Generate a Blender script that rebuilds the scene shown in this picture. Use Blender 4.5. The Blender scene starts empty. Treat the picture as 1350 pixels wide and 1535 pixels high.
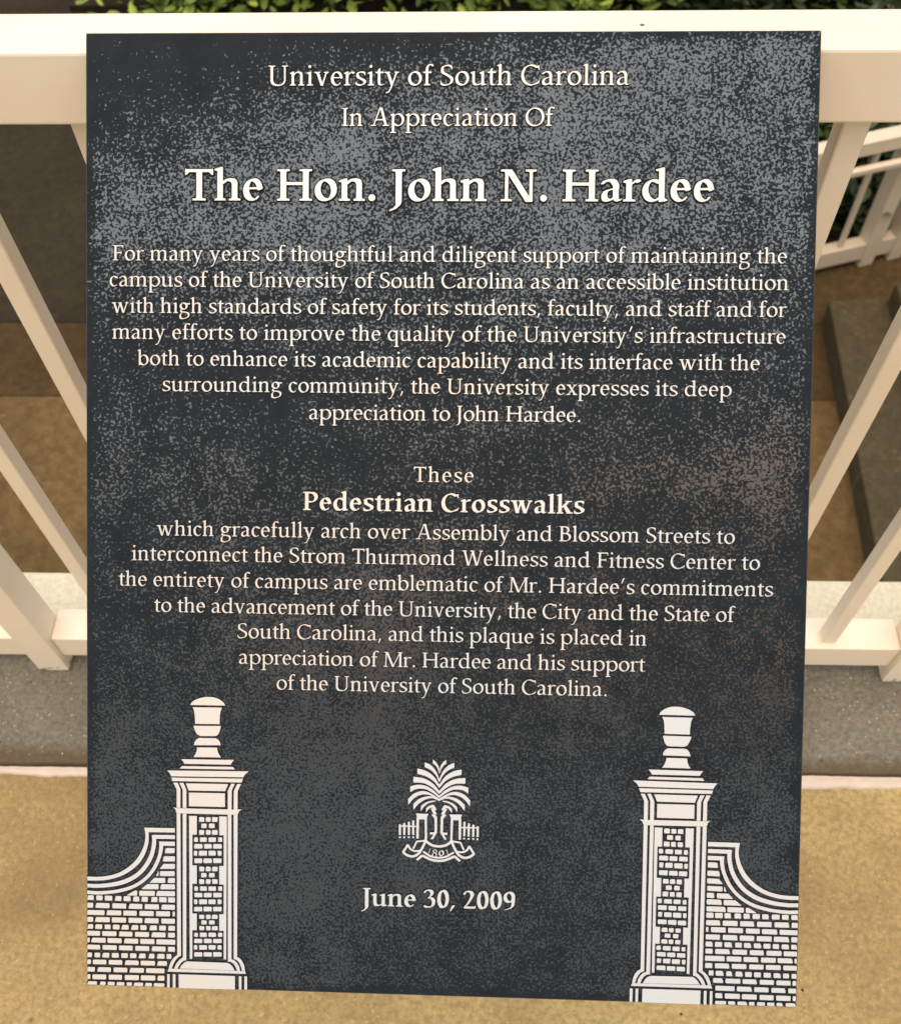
import bpy, bmesh, math, random
from mathutils import Vector, Matrix
from mathutils.geometry import tessellate_polygon
random.seed(7)
S = bpy.context.scene
COL = S.collection

# ------------------------------------------------------------------ camera
CAM_POS = Vector((0.0, -0.64096, 1.47817))
PITCH, YAW, ROLL, FPX = 0.99815, 0.05333, 0.03596, 1500.0
def base_axes():
    f = lambda a: Matrix(a)
    c, s = math.cos, math.sin
    rz = Matrix.Rotation(YAW, 3, 'Z'); rx = Matrix.Rotation(-PITCH, 3, 'X'); ry = Matrix.Rotation(ROLL, 3, 'Y')
    return rz @ rx @ ry
R = base_axes()                      # columns: right, forward, up
cd = bpy.data.cameras.new('camera'); cam = bpy.data.objects.new('camera', cd); COL.objects.link(cam)
rr, ff, uu = R.col[0], R.col[1], R.col[2]
m3 = Matrix((rr, uu, -ff)).transposed()
cam.matrix_world = Matrix.Translation(CAM_POS) @ m3.to_4x4()
cd.sensor_fit = 'HORIZONTAL'; cd.sensor_width = 36.0; cd.lens = 36.0 * FPX / 1350.0
cd.clip_start = 0.02; cd.clip_end = 400.0
cd.dof.use_dof = True; cd.dof.focus_distance = 0.80; cd.dof.aperture_fstop = 13.0
S.camera = cam

# ------------------------------------------------------------------ light
SUN_EL, SUN_AZ = math.radians(79.0), math.radians(-168.0)     # azimuth from +Y towards +X (negative: towards -X)
w = bpy.data.worlds.new('World'); S.world = w; w.use_nodes = True
nt = w.node_tree; bg = nt.nodes['Background']
sky = nt.nodes.new('ShaderNodeTexSky'); sky.sky_type = 'NISHITA'; sky.sun_disc = False
sky.sun_elevation = SUN_EL; sky.sun_rotation = SUN_AZ
sky.air_density = 2.0; sky.dust_density = 5.0; sky.ozone_density = 0.6
nt.links.new(sky.outputs[0], bg.inputs[0]); bg.inputs[1].default_value = 0.15
sd = bpy.data.lights.new('sun', 'SUN'); sun = bpy.data.objects.new('sun', sd); COL.objects.link(sun)
sd.energy = 0.9; sd.angle = math.radians(100.0); sd.color = (1.0, 0.58, 0.28)
tosun = Vector((math.sin(SUN_AZ) * math.cos(SUN_EL), math.cos(SUN_AZ) * math.cos(SUN_EL), math.sin(SUN_EL)))
sun.rotation_euler = tosun.to_track_quat('Z', 'Y').to_euler(); sun.location = (-2, -5, 5)
S.view_settings.view_transform = 'Standard'; S.view_settings.look = 'None'
S.view_settings.exposure = 0.52; S.view_settings.gamma = 1.0
try: S.view_settings.use_curve_mapping = False
except Exception: pass

# ------------------------------------------------------------------ material helpers
def new_mat(name):
    m = bpy.data.materials.new(name); m.use_nodes = True
    return m, m.node_tree.nodes, m.node_tree.links, m.node_tree.nodes['Principled BSDF']
def N(ns, t, **k):
    n = ns.new(t)
    for a, b in k.items(): setattr(n, a, b)
    return n
def noise(ns, ls, vec, scale, detail=2, rough=0.5, dist=0.0):
    n = ns.new('ShaderNodeTexNoise'); n.inputs['Scale'].default_value = scale; n.inputs['Detail'].default_value = detail
    n.inputs['Roughness'].default_value = rough; n.inputs['Distortion'].default_value = dist
    ls.new(vec, n.inputs['Vector']); return n.outputs['Fac']
def ramp(ns, ls, fac, stops, interp='LINEAR'):
    r = ns.new('ShaderNodeValToRGB'); e = r.color_ramp.elements; r.color_ramp.interpolation = interp
    while len(e) < len(stops): e.new(0.5)
    for i, (p, c) in enumerate(stops):
        e[i].position = p; e[i].color = (c, c, c, 1) if not isinstance(c, tuple) else (*c, 1)
    ls.new(fac, r.inputs[0]); return r.outputs[0]
def mix(ns, ls, fac, a, b, mode='MIX'):
    n = ns.new('ShaderNodeMix'); n.data_type = 'RGBA'; n.blend_type = mode
    for v, i in ((fac, 0), (a, 6), (b, 7)):
        if isinstance(v, (int, float)): n.inputs[i].default_value = v
        elif isinstance(v, tuple): n.inputs[i].default_value = (*v, 1)
        else: ls.new(v, n.inputs[i])
    return n.outputs[2]
def mth(ns, ls, op, a, b=None, c=None, clamp=False):
    n = ns.new('ShaderNodeMath'); n.operation = op; n.use_clamp = clamp
    for i, v in enumerate((a, b, c)):
        if v is None: continue
        if isinstance(v, (int, float)): n.inputs[i].default_value = v
        else: ls.new(v, n.inputs[i])
    return n.outputs[0]
def bump(ns, ls, bs, h, strength, dist):
    b = ns.new('ShaderNodeBump'); b.inputs['Strength'].default_value = strength; b.inputs['Distance'].default_value = dist
    ls.new(h, b.inputs['Height']); ls.new(b.outputs[0], bs.inputs['Normal'])
def coords(ns):
    return ns.new('ShaderNodeTexCoord').outputs['Object']
def wpos(ns):
    return ns.new('ShaderNodeNewGeometry').outputs['Position']

def mat_paint(name='white_rail_paint', k=(1, 1, 1)):
    m, ns, ls, b = new_mat(name); v = wpos(ns)
    big = noise(ns, ls, v, 9, 4)
    c = mix(ns, ls, ramp(ns, ls, big, [(.35, 0.0), (.7, 1.0)]), tuple(p * q for p, q in zip((.83, .69, .515), k)), tuple(p * q for p, q in zip((.87, .74, .575), k)))
    vm = N(ns, 'ShaderNodeVectorMath', operation='MULTIPLY'); ls.new(v, vm.inputs[0]); vm.inputs[1].default_value = (1, 1, 0)
    vo = N(ns, 'ShaderNodeTexVoronoi'); vo.inputs['Scale'].default_value = 26; ls.new(vm.outputs[0], vo.inputs['Vector'])
    gn = N(ns, 'ShaderNodeNewGeometry'); gs = N(ns, 'ShaderNodeSeparateXYZ'); ls.new(gn.outputs['True Normal'], gs.inputs[0])
    up = mth(ns, ls, 'GREATER_THAN', gs.outputs['Z'], .5)
    sel = ramp(ns, ls, vo.outputs['Color'], [(.72, 0.0), (.74, 1.0)])
    dst = mth(ns, ls, 'ADD', vo.outputs['Distance'], mth(ns, ls, 'MULTIPLY', noise(ns, ls, v, 300, 2), .06))
    dot = mth(ns, ls, 'MULTIPLY', ramp(ns, ls, dst, [(.070, 1.0), (.095, 0.0)]), mth(ns, ls, 'MULTIPLY', sel, up))
    c = mix(ns, ls, dot, c, (.10, .075, .05))
    gr = ramp(ns, ls, noise(ns, ls, v, 46, 5, .7), [(.62, 0.0), (.8, .18)])
    c = mix(ns, ls, gr, c, (.45, .40, .30))
    sz = N(ns, 'ShaderNodeSeparateXYZ'); ls.new(v, sz.inputs[0])
    rz = mth(ns, ls, 'ADD', sz.outputs['Z'], mth(ns, ls, 'MULTIPLY_ADD', noise(ns, ls, v, 55, 4, .7), -.11, .060))
    near = mth(ns, ls, 'GREATER_THAN', sz.outputs['Z'], -.02)
    c = mix(ns, ls, mth(ns, ls, 'MULTIPLY', mth(ns, ls, 'MULTIPLY', ramp(ns, ls, rz, [(.0, 1.0), (.012, 0.0)]), near), .85), c, (.20, .095, .035))
    ls.new(c, b.inputs['Base Color']); b.inputs['Roughness'].default_value = .42
    bump(ns, ls, b, noise(ns, ls, v, 260, 2), .06, .0006)
    return m
def mat_concrete(name, c1, c2, c3, glint=.6, rough=.9, sc=1.0, spot=.5, stain=False, broad=None):
    m, ns, ls, b = new_mat(name); v = wpos(ns)
    a = noise(ns, ls, v, 5 * sc, 6, .6); f = noise(ns, ls, v, 120 * sc, 5, .7); g = noise(ns, ls, v, 330 * sc, 2, .6)
    c = mix(ns, ls, ramp(ns, ls, a, [(.32, 0.0), (.66, 1.0)]), c1, c2)
    if broad:
        bb = noise(ns, ls, v, 2.2, 4, .6, .6); c = mix(ns, ls, ramp(ns, ls, bb, [(.36, 0.0), (.60, .9)]), c, broad)
    c = mix(ns, ls, mth(ns, ls, 'MULTIPLY', ramp(ns, ls, f, [(.40, 1.0), (.60, 0.0)]), .55), c, c3)
    c = mix(ns, ls, mth(ns, ls, 'MULTIPLY', ramp(ns, ls, g, [(.60, 0.0), (.72, 1.0)]), glint * .5), c, (min(1, c2[0] * 1.7), min(1, c2[1] * 1.7), min(1, c2[2] * 1.7)))
    vm = N(ns, 'ShaderNodeVectorMath', operation='MULTIPLY'); ls.new(v, vm.inputs[0]); vm.inputs[1].default_value = (1, 1, 0)
    vl = N(ns, 'ShaderNodeTexVoronoi'); vl.inputs['Scale'].default_value = 150 * sc; ls.new(vm.outputs[0], vl.inputs['Vector'])
    lsel = ramp(ns, ls, vl.outputs['Color'], [(.62, 0.0), (.80, 1.0)])
    ldot = mth(ns, ls, 'MULTIPLY', ramp(ns, ls, vl.outputs['Distance'], [(.15, 1.0), (.32, 0.0)]), lsel)
    c = mix(ns, ls, mth(ns, ls, 'MULTIPLY', ldot, glint * .7), c, tuple(min(1, x * 1.9 + .03) for x in c2))
    vo = N(ns, 'ShaderNodeTexVoronoi'); vo.inputs['Scale'].default_value = 26 * sc; ls.new(vm.outputs[0], vo.inputs['Vector'])
    sel = ramp(ns, ls, vo.outputs['Color'], [(.86, 0.0), (.88, 1.0)])
    dst = mth(ns, ls, 'ADD', vo.outputs['Distance'], mth(ns, ls, 'MULTIPLY', g, .10))
    dot = mth(ns, ls, 'MULTIPLY', ramp(ns, ls, dst, [(.10, spot), (.16, 0.0)]), sel)
    c = mix(ns, ls, dot, c, (.05, .035, .022))
    if stain:
        sp = N(ns, 'ShaderNodeSeparateXYZ'); ls.new(v, sp.inputs[0])
        e = mth(ns, ls, 'ADD', sp.outputs['Y'], mth(ns, ls, 'MULTIPLY_ADD', noise(ns, ls, v, 28, 5, .7), .036, -.018))
        c = mix(ns, ls, ramp(ns, ls, mth(ns, ls, 'MULTIPLY_ADD', e, 10, 1.5), [(.10, .75), (.32, 0.0)]), c, (.085, .055, .022))
    b.inputs['Specular IOR Level'].default_value = .12 if sc < .5 else .35
    ls.new(c, b.inputs['Base Color']); b.inputs['Roughness'].default_value = rough
    bump(ns, ls, b, mth(ns, ls, 'ADD', f, mth(ns, ls, 'MULTIPLY', g, .5)), .55, .0022 / sc)
    return m
def mat_panel():
    m, ns, ls, b = new_mat('etched_dark_metal'); v = coords(ns)
    sp = N(ns, 'ShaderNodeSeparateXYZ'); ls.new(v, sp.inputs[0]); X, Z = sp.outputs['X'], sp.outputs['Z']
    vv = mth(ns, ls, 'MULTIPLY_ADD', Z, 1 / .671, .5)
    base = ramp(ns, ls, vv, [(0, .43), (.10, .50), (.22, .46), (.34, .41), (.42, .36), (.49, .34), (.545, .41), (.64, .27), (.72, .33), (.765, .45), (.80, .52), (.90, .50), (1.0, .43)])
    n1 = noise(ns, ls, v, 8, 3, .6); n2 = noise(ns, ls, v, 38, 4, .65); n4 = noise(ns, ls, v, 130, 2, .6); n3 = noise(ns, ls, v, 3.2, 2, .5)
    d = mth(ns, ls, 'ADD', base, mth(ns, ls, 'MULTIPLY_ADD', n1, .62, -.31))
    d = mth(ns, ls, 'ADD', d, mth(ns, ls, 'MULTIPLY_ADD', n2, .58, -.29))
    d = mth(ns, ls, 'ADD', d, mth(ns, ls, 'MULTIPLY_ADD', n4, .55, -.275))
    d = mth(ns, ls, 'ADD', d, mth(ns, ls, 'MULTIPLY_ADD', n3, .5, -.25))
    # sparse corner at the upper left: distance measured along a slanted line
    sl = mth(ns, ls, 'ADD', mth(ns, ls, 'MULTIPLY', Z, 1.0), mth(ns, ls, 'MULTIPLY', X, -.28))
    sl = mth(ns, ls, 'ADD', sl, mth(ns, ls, 'MULTIPLY_ADD', n1, .10, -.05))
    d = mth(ns, ls, 'SUBTRACT', d, mth(ns, ls, 'MULTIPLY', ramp(ns, ls, sl, [(.285, 0.0), (.385, 1.0)]), .46))
    # bare margin along the edges
    ax = mth(ns, ls, 'SUBTRACT', .2509, mth(ns, ls, 'ABSOLUTE', X)); az = mth(ns, ls, 'SUBTRACT', .3355, mth(ns, ls, 'ABSOLUTE', Z))
    ed = mth(ns, ls, 'ADD', mth(ns, ls, 'MINIMUM', ax, az), mth(ns, ls, 'MULTIPLY_ADD', n2, .010, -.005))
    d = mth(ns, ls, 'SUBTRACT', d, mth(ns, ls, 'MULTIPLY', ramp(ns, ls, ed, [(.001, 1.0), (.0075, 0.0)]), .30))
    g1 = noise(ns, ls, v, 500, 1.0, .5, .6); g2 = noise(ns, ls, v, 600, 1.0, .5, .5)
    gr = mix(ns, ls, ramp(ns, ls, vv, [(.25, 1.0), (.6, 0.0)]), g1, g2)
    # spread grain to a flat 0..1
    gg = mth(ns, ls, 'MULTIPLY_ADD', gr, 2.1, -.55, clamp=True)
    t = mth(ns, ls, 'SUBTRACT', mth(ns, ls, 'ADD', gg, d), 1.0)
    mask = ramp(ns, ls, mth(ns, ls, 'ADD', t, .5), [(.465, 0.0), (.575, 1.0)])
    warm = ramp(ns, ls, mth(ns, ls, 'ADD', mth(ns, ls, 'MULTIPLY_ADD', n3, .9, -.45), mth(ns, ls, 'MULTIPLY_ADD', X, .5, mth(ns, ls, 'MULTIPLY', vv, -1.0))), [(0.0, 0.0), (1.0, 1.0)])
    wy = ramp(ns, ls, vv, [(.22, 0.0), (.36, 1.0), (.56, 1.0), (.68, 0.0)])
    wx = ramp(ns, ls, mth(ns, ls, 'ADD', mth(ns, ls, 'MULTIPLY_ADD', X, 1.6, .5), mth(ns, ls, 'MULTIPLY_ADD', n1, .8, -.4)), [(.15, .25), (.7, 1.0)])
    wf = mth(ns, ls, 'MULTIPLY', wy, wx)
    tip = mix(ns, ls, wf, (.150, .178, .195), (.150, .128, .108))  # brownish reflection at mid-height, stronger to the right, put into the tip colour
    low = ramp(ns, ls, vv, [(0.0, .24), (.30, .26), (.44, .42), (.58, .62), (.75, .80)])  # lower tips darkened in colour where the reflected sky dims
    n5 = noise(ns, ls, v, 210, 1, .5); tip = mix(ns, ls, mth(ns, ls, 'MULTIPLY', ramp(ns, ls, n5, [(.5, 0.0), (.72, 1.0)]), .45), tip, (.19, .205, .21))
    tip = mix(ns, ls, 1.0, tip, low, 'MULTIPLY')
    dk = mix(ns, ls, ramp(ns, ls, n2, [(.3, 0.0), (.7, 1.0)]), (.0080, .0115, .0138), (.0135, .0185, .0225))
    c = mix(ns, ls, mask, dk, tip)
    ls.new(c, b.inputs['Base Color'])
    rg = mth(ns, ls, 'MULTIPLY_ADD', mask, -.08, .62); ls.new(rg, b.inputs['Roughness'])
    b.inputs['Specular IOR Level'].default_value = .10
    bump(ns, ls, b, mask, .35, .0004)
    return m
def simple(name, col, rough=.5, metal=0.0, spec=.5, grain=None):
    m, ns, ls, b = new_mat(name); v = wpos(ns)
    k = noise(ns, ls, v, grain or 40, 4, .6)
    c = mix(ns, ls, ramp(ns, ls, k, [(.3, 0.0), (.7, 1.0)]), tuple(x * .93 for x in col), tuple(min(1, x * 1.05) for x in col))
    ls.new(c, b.inputs['Base Color']); b.inputs['Roughness'].default_value = rough; b.inputs['Metallic'].default_value = metal
    b.inputs['Specular IOR Level'].default_value = spec
    return m

M_paint = mat_paint()
M_paint_dark = mat_paint('darker_cream_paint', (.72, .72, .68))  # rail paint scaled darker and slightly yellower for the ramp railings
M_kerb = mat_concrete('grey_kerb_concrete', (.130, .120, .090), (.215, .198, .150), (.068, .058, .041), 1.0, stain=True)
M_cope = mat_concrete('cream_coping', (.66, .62, .44), (.78, .74, .56), (.56, .52, .36), .1, .8, 1.0, .45)
M_deck = mat_concrete('tan_walkway_concrete', (.225, .155, .066), (.345, .250, .108), (.17, .112, .048), .5, broad=(.47, .36, .15))
M_lower = mat_concrete('brown_lower_paving', (.046, .028, .0115), (.092, .058, .0225), (.032, .020, .008), .25, .8, .16, .7)
M_tan = mat_concrete('light_brown_paving', (.088, .056, .021), (.165, .108, .044), (.060, .038, .016), .3, .8, .16, .8)
M_slab = mat_concrete('dark_olive_paving', (.024, .0195, .0105), (.043, .034, .018), (.018, .014, .008), .3, .8, .16, .7)
M_land = mat_concrete('olive_landing_concrete', (.060, .048, .025), (.102, .082, .043), (.040, .031, .017), .4, .8, .16, .9)
M_soil = mat_concrete('dark_soil', (.025, .018, .010), (.045, .032, .018), (.015, .011, .007), .2, .95, .3, .5)
M_strip = simple('white_joint_filler', (.56, .475, .385), .8, grain=60)
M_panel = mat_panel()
def mat_letter():
    m, ns, ls, b = new_mat('pale_brushed_metal'); v = coords(ns)
    ob = wpos(ns)
    a = noise(ns, ls, ob, 5.5, 2, .5); f = noise(ns, ls, ob, 700, 2, .6)
    c = mix(ns, ls, ramp(ns, ls, a, [(.40, 0.0), (.60, 1.0)]), (.555, .505, .435), (.49, .51, .495))  # cream-to-blue reflections on the metal, painted as patches of base colour
    c = mix(ns, ls, mth(ns, ls, 'MULTIPLY', ramp(ns, ls, f, [(.35, 1.0), (.5, 0.0)]), .12), c, (.42, .38, .33))
    ls.new(c, b.inputs['Base Color']); b.inputs['Roughness'].default_value = .36; b.inputs['Metallic'].default_value = .2
    return m
M_letter = mat_letter()
M_side = simple('etched_side_with_shade', (.010, .009, .010), .7, 0, .1)  # dark etched rim, with the letters' own shadow put into its colour
M_edge = simple('panel_edge_metal', (.05, .055, .06), .5, .3)
M_steel = simple('galvanised_bracket', (.35, .35, .35), .45, .8)
M_wood = simple('shrub_stem_bark', (.06, .04, .025), .9)
def mat_leaf(name, a, b_):
    m, ns, ls, b = new_mat(name)
    oi = N(ns, 'ShaderNodeNewGeometry')
    k = ramp(ns, ls, oi.outputs['Random Per Island'], [(0.0, a), (.75, b_), (1.0, tuple(min(1, x * 1.9) for x in b_))])
    ls.new(k, b.inputs['Base Color']); b.inputs['Roughness'].default_value = .45
    return m
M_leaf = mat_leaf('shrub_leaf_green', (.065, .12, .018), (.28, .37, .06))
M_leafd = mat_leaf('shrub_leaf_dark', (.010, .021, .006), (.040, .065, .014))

# ------------------------------------------------------------------ object helpers
def link(name, me, parent=None, mats=()):
    o = bpy.data.objects.new(name, me); COL.objects.link(o)
    for m in mats: me.materials.append(m)
    if parent: o.parent = parent
    return o
def mesh(name, verts, faces):
    me = bpy.data.meshes.new(name); me.from_pydata([tuple(v) for v in verts], [], faces); me.update(); return me
def box_bm(x0, x1, y0, y1, z0, z1, bev=0.0, seg=2):
    bm = bmesh.new(); bmesh.ops.create_cube(bm, size=1)
    for v in bm.verts: v.co = Vector(((x0 + x1) / 2 + v.co.x * (x1 - x0), (y0 + y1) / 2 + v.co.y * (y1 - y0), (z0 + z1) / 2 + v.co.z * (z1 - z0)))
    if bev: bmesh.ops.bevel(bm, geom=bm.edges[:], offset=bev, segments=seg, profile=.6, affect='EDGES')
    return bm
def box(name, x0, x1, y0, y1, z0, z1, mat, parent=None, bev=0.0):
    bm = box_bm(x0, x1, y0, y1, z0, z1, bev); me = bpy.data.meshes.new(name); bm.to_mesh(me); bm.free()
    if bev:
        for p in me.polygons: p.use_smooth = False
    return link(name, me, parent, [mat])
def empty(name, loc, label, cat, group=None, rz=0.0):
    o = bpy.data.objects.new(name, None); COL.objects.link(o); o.location = loc; o.rotation_euler = (0, 0, rz); o.empty_display_size = .1
    o['label'] = label; o['category'] = cat
    if group: o['group'] = group
    return o
def structure(o):
    o['kind'] = 'structure'; return o

# ------------------------------------------------------------------ setting: deck, kerb, lower level
# walkway under the viewer (gently uneven sheet)
def sheet(name, x0, x1, y0, y1, z, n, amp, mat, side=0.2):
    nx = n; ny = max(2, int(n * (y1 - y0) / (x1 - x0))); vs = []; fs = []
    for j in range(ny + 1):
        for i in range(nx + 1):
            edge = i in (0, nx) or j in (0, ny)
            vs.append((x0 + (x1 - x0) * i / nx, y0 + (y1 - y0) * j / ny, z + (0 if edge else random.uniform(-amp, amp))))
    for j in range(ny):
        for i in range(nx):
            a = j * (nx + 1) + i; fs.append((a, a + 1, a + nx + 2, a + nx + 1))
    b = len(vs)
    for (x, y) in ((x0, y0), (x1, y0), (x1, y1), (x0, y1)): vs.append((x, y, z - side))
    c = [0, nx, (ny + 1) * (nx + 1) - 1, ny * (nx + 1)]
    low = [list(range(0, nx + 1)), [j * (nx + 1) + nx for j in range(ny + 1)], list(range((ny + 1) * (nx + 1) - 1, ny * (nx + 1) - 1, -1)), [j * (nx + 1) for j in range(ny, -1, -1)]]
    for k, e in enumerate(low): fs.append(tuple(e) + (b + (k + 1) % 4, b + k))
    return structure(link(name, mesh(name, vs, fs), None, [mat]))
sheet('walkway', -6, 6, -2.9, -.158, -.008, 60, .0006, M_deck, .25)
# kerb slab that carries the railing; its walkway edge is ragged
def kerb():
    n = 240; vs = []; fs = []
    for i in range(n + 1):
        x = -6 + 12 * i / n
        yf = -.1475 + random.uniform(-.0012, .0012) + .003 * math.sin(x * 2.1 + .5)
        vs += [(x, yf - .003, -.25), (x, yf - .003, -.012), (x, yf, -.004), (x, yf + .008, 0), (x, .040, 0), (x, .042, -.003), (x, .042, -.25)]
    for i in range(n):
        for k in range(6):
            a = i * 7 + k; b = a + 7; fs.append((a, b, b + 1, a + 1))
    return structure(link('kerb', mesh('kerb', vs, fs), None, [M_kerb]))
kerb()
structure(box('coping', -6, 6, .0425, .180, -.45, .0015, M_cope, None, .003))
def joint():
    n = 700; vs = []; fs = []
    for i in range(n + 1):
        x = -3.5 + 7 * i / n
        y0 = -.1685 + random.uniform(-.0011, .0011) + .0012 * math.sin(x * 23) + .0008 * math.sin(x * 61); y1 = -.1535 + .003 * math.sin(x * 2.1 + .5) + random.uniform(-.0004, .0004)
        vs += [(x, y0, -.0085), (x, y0 + .002, -.0045), (x, (y0 + y1) / 2, -.0032 + random.uniform(-.0004, .0004)), (x, y1, -.0045), (x, y1 + .002, -.012)]
    for i in range(n):
        for k in range(4):
            a = i * 5 + k; b = a + 5; fs.append((a, b, b + 1, a + 1))
    return structure(link('joint_strip', mesh('joint_strip', vs, fs), None, [M_strip]))
joint()
# beam under the deck edge
structure(box('bridge_beam', -6, 6, -2.7, .12, -.60, -.26, M_kerb))
ZL = -3.0
structure(box('ground', -60, 60, -60, 120, ZL - .5, ZL - .03, M_soil))
# lower paving, laid as separate slabs with recessed joints
def slabs():
    ys = [-1.5, .4, 1.7, 3.021, 3.604, 6.95]
    xs = [-7.5, -5.6, -3.9, -.9, 1.2, 3.3, 5.4, 7.5]
    root = structure(link('lower_path', mesh('lower_path', [(-7.6, -1.6, ZL - .02), (7.6, -1.6, ZL - .02), (7.6, 7.0, ZL - .02), (-7.6, 7.0, ZL - .02)], [(0, 1, 2, 3)]), None, [M_soil]))
    for j in range(len(ys) - 1):
        for i in range(len(xs) - 1):
            g = .003; dz = random.uniform(-.002, .002)
            box('paving_slab', xs[i] + g, xs[i + 1] - g, ys[j] + g, ys[j + 1] - g, ZL - .06, ZL + dz, M_slab if (j >= 4 and i < 4) else (M_tan if j < 3 else M_lower), root, .004)
slabs()
# raised landing with a shaded edge on the right
def prism(name, pts, z0, z1, mat, parent=None, bev=.006):
    bm = bmesh.new(); vs = [bm.verts.new((x, y, z0)) for x, y in pts]; f = bm.faces.new(vs)
    r = bmesh.ops.extrude_face_region(bm, geom=[f]); bmesh.ops.translate(bm, vec=(0, 0, z1 - z0), verts=[e for e in r['geom'] if isinstance(e, bmesh.types.BMVert)])
    bmesh.ops.recalc_face_normals(bm, faces=bm.faces[:])
    if bev: bmesh.ops.bevel(bm, geom=bm.edges[:], offset=bev, segments=1, affect='EDGES')
    me = bpy.data.meshes.new(name); bm.to_mesh(me); bm.free(); return link(name, me, parent, [mat])
structure(prism('landing', [(1.86, -.5), (4.9, -.5), (4.9, 3.60), (2.43, 3.66), (2.04, 3.63)], ZL + .006, ZL + .17, M_land))
structure(prism('upper_landing', [(2.36, 2.9), (4.8, 2.9), (4.8, 3.52), (2.37, 3.62)], ZL + .172, ZL + .33, M_land))

# ------------------------------------------------------------------ railing in front
def railing(name, label, cat='railing'):
    return empty(name, (0, 0, 0), label, cat)
# weld beads are added with the balusters
rail = railing('railing', 'white painted metal railing running across right behind the dark plaque')
box('top_rail', -3.2, 3.2, 0, .0496, 1.012, 1.070, M_paint, rail, .0022)
posts = [-3.340, -1.997, -.7035, .632, 1.975, 3.2]
PW = .0485
for i, x in enumerate(posts):
    if abs(x) > 3.19: continue
    box('post', x, x + PW, 0.0, .050, 0.0, 1.0115, M_paint, rail, .0016)
    bp = box('base_weld', x - .001, x + PW + .001, -.0006, .0512, -.002, .0035, M_kerb, rail, .001)
for a, b in zip(posts[:-1], posts[1:]):
    x0, x1 = max(a + PW, -3.2) + .0005, min(b, 3.2) - .0005
    box('bottom_rail', x0, x1, .0102, .0625, .0380, .0973, M_paint, rail, .0022)
base_b = box_bm(-.01025, .01025, .018, .0395, .0975, 1.0118, .0012, 1); bme = bpy.data.meshes.new('baluster'); base_b.to_mesh(bme); base_b.free(); bme.materials.append(M_paint)
wbm = box_bm(-.0125, .0125, .0158, .0417, .0968, .0992, .0011, 2); wme = bpy.data.meshes.new('weld_bead'); wbm.to_mesh(wme); wbm.free(); wme.materials.append(M_paint)
bal = [-.549, -.4283, -.3065, -.189, -.071, .047, .165, .2815, .4025, .5250]
period = posts[3] - posts[2]
xsb = list(bal) + [b + period for b in bal] + [b - period for b in bal]
for x in xsb:
    if abs(x) < 3.1:
        wb = bpy.data.objects.new('weld_bead', wme); COL.objects.link(wb); wb.location = (x, 0, 0); wb.parent = rail
        o = bpy.data.objects.new('baluster', bme); COL.objects.link(o); o.location = (x, 0, 0); o.parent = rail

def grit(name, n, x0, x1, y0, y1, z, r0, r1, mat):
    vs = []; fs = []
    for _ in range(n):
        x, y = random.uniform(x0, x1), random.uniform(y0, y1); rr_ = random.uniform(r0, r1); a = random.uniform(0, 6.28); e = random.uniform(.45, 1); b = len(vs)
        for k in range(6):
            t = k * 1.0472; q = rr_ * random.uniform(.75, 1.2)
            vs.append((x + math.cos(a) * q * math.cos(t) - math.sin(a) * q * e * math.sin(t), y + math.sin(a) * q * math.cos(t) + math.cos(a) * q * e * math.sin(t), z))
        vs.append((x, y, z + rr_ * .6)); fs += [(b + k, b + (k + 1) % 6, b + 6) for k in range(6)]
    o = link(name, mesh(name, vs, fs), None, [mat]); o['kind'] = 'stuff'; o['label'] = 'loose grit scattered on the paving'; return o
grit('pale_grit', 420, -1.2, 1.2, -.62, -.175, -.0085, .0007, .0019, M_strip)
grit('dark_grit', 60, -1.2, 1.2, -.62, -.175, -.0085, .0012, .0030, M_soil)
grit('kerb_grit', 380, -1.2, 1.2, -.14, .0, -.0003, .0006, .0017, M_cope)
grit('kerb_debris', 90, -1.2, 1.2, -.142, .17, -.0003, .001, .0024, M_soil)
# ------------------------------------------------------------------ far ramp railings on the lower level
def far_rail(ox, oy, ang, s0, s1, posts_, thin, label, hand=True, zt=0.0):
    r = empty('ramp_railing', (ox, oy, ZL), label, 'railing', 'white ramp railings on the lower level', ang)
    tr = box('top_rail', s0, s1, 0, .09, .88 + zt, .965 + zt, M_paint_dark, r, .003)
    box('bottom_rail', s0, s1, 0, .08, .055, .175, M_paint_dark, r, .003)
    if hand: box('handrail', s0, s1, -.075, -.035, .815 + zt, .85 + zt, M_paint_dark, r, .006)
    for p in posts_: box('post', p, p + .09, -.012, .092, 0, .88 + zt, M_paint_dark, r, .002)
    for p in thin: box('baluster', p, p + .026, .02, .046, .175, .88 + zt, M_paint_dark, r, .001)
    return r
AZ = math.atan2(.302, .953)
far_rail(2.342, 4.098, AZ, -1.5, 2.6, [-1.20, -.99, .010, .208, 1.21, 1.41], [-.85, -.68, -.51, -.34, -.168, .44, .61, .78, .95, 1.12, 1.7, 1.9, 2.1, 2.3], 'nearer white ramp railing with a handrail, low down at the right edge')
far_rail(2.05, 5.02, AZ, -1.1, -.22, [-1.0, -.32], [-.75, -.6, -.45], 'farther white ramp railing in front of the dark shrubs', False, .10)

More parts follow.
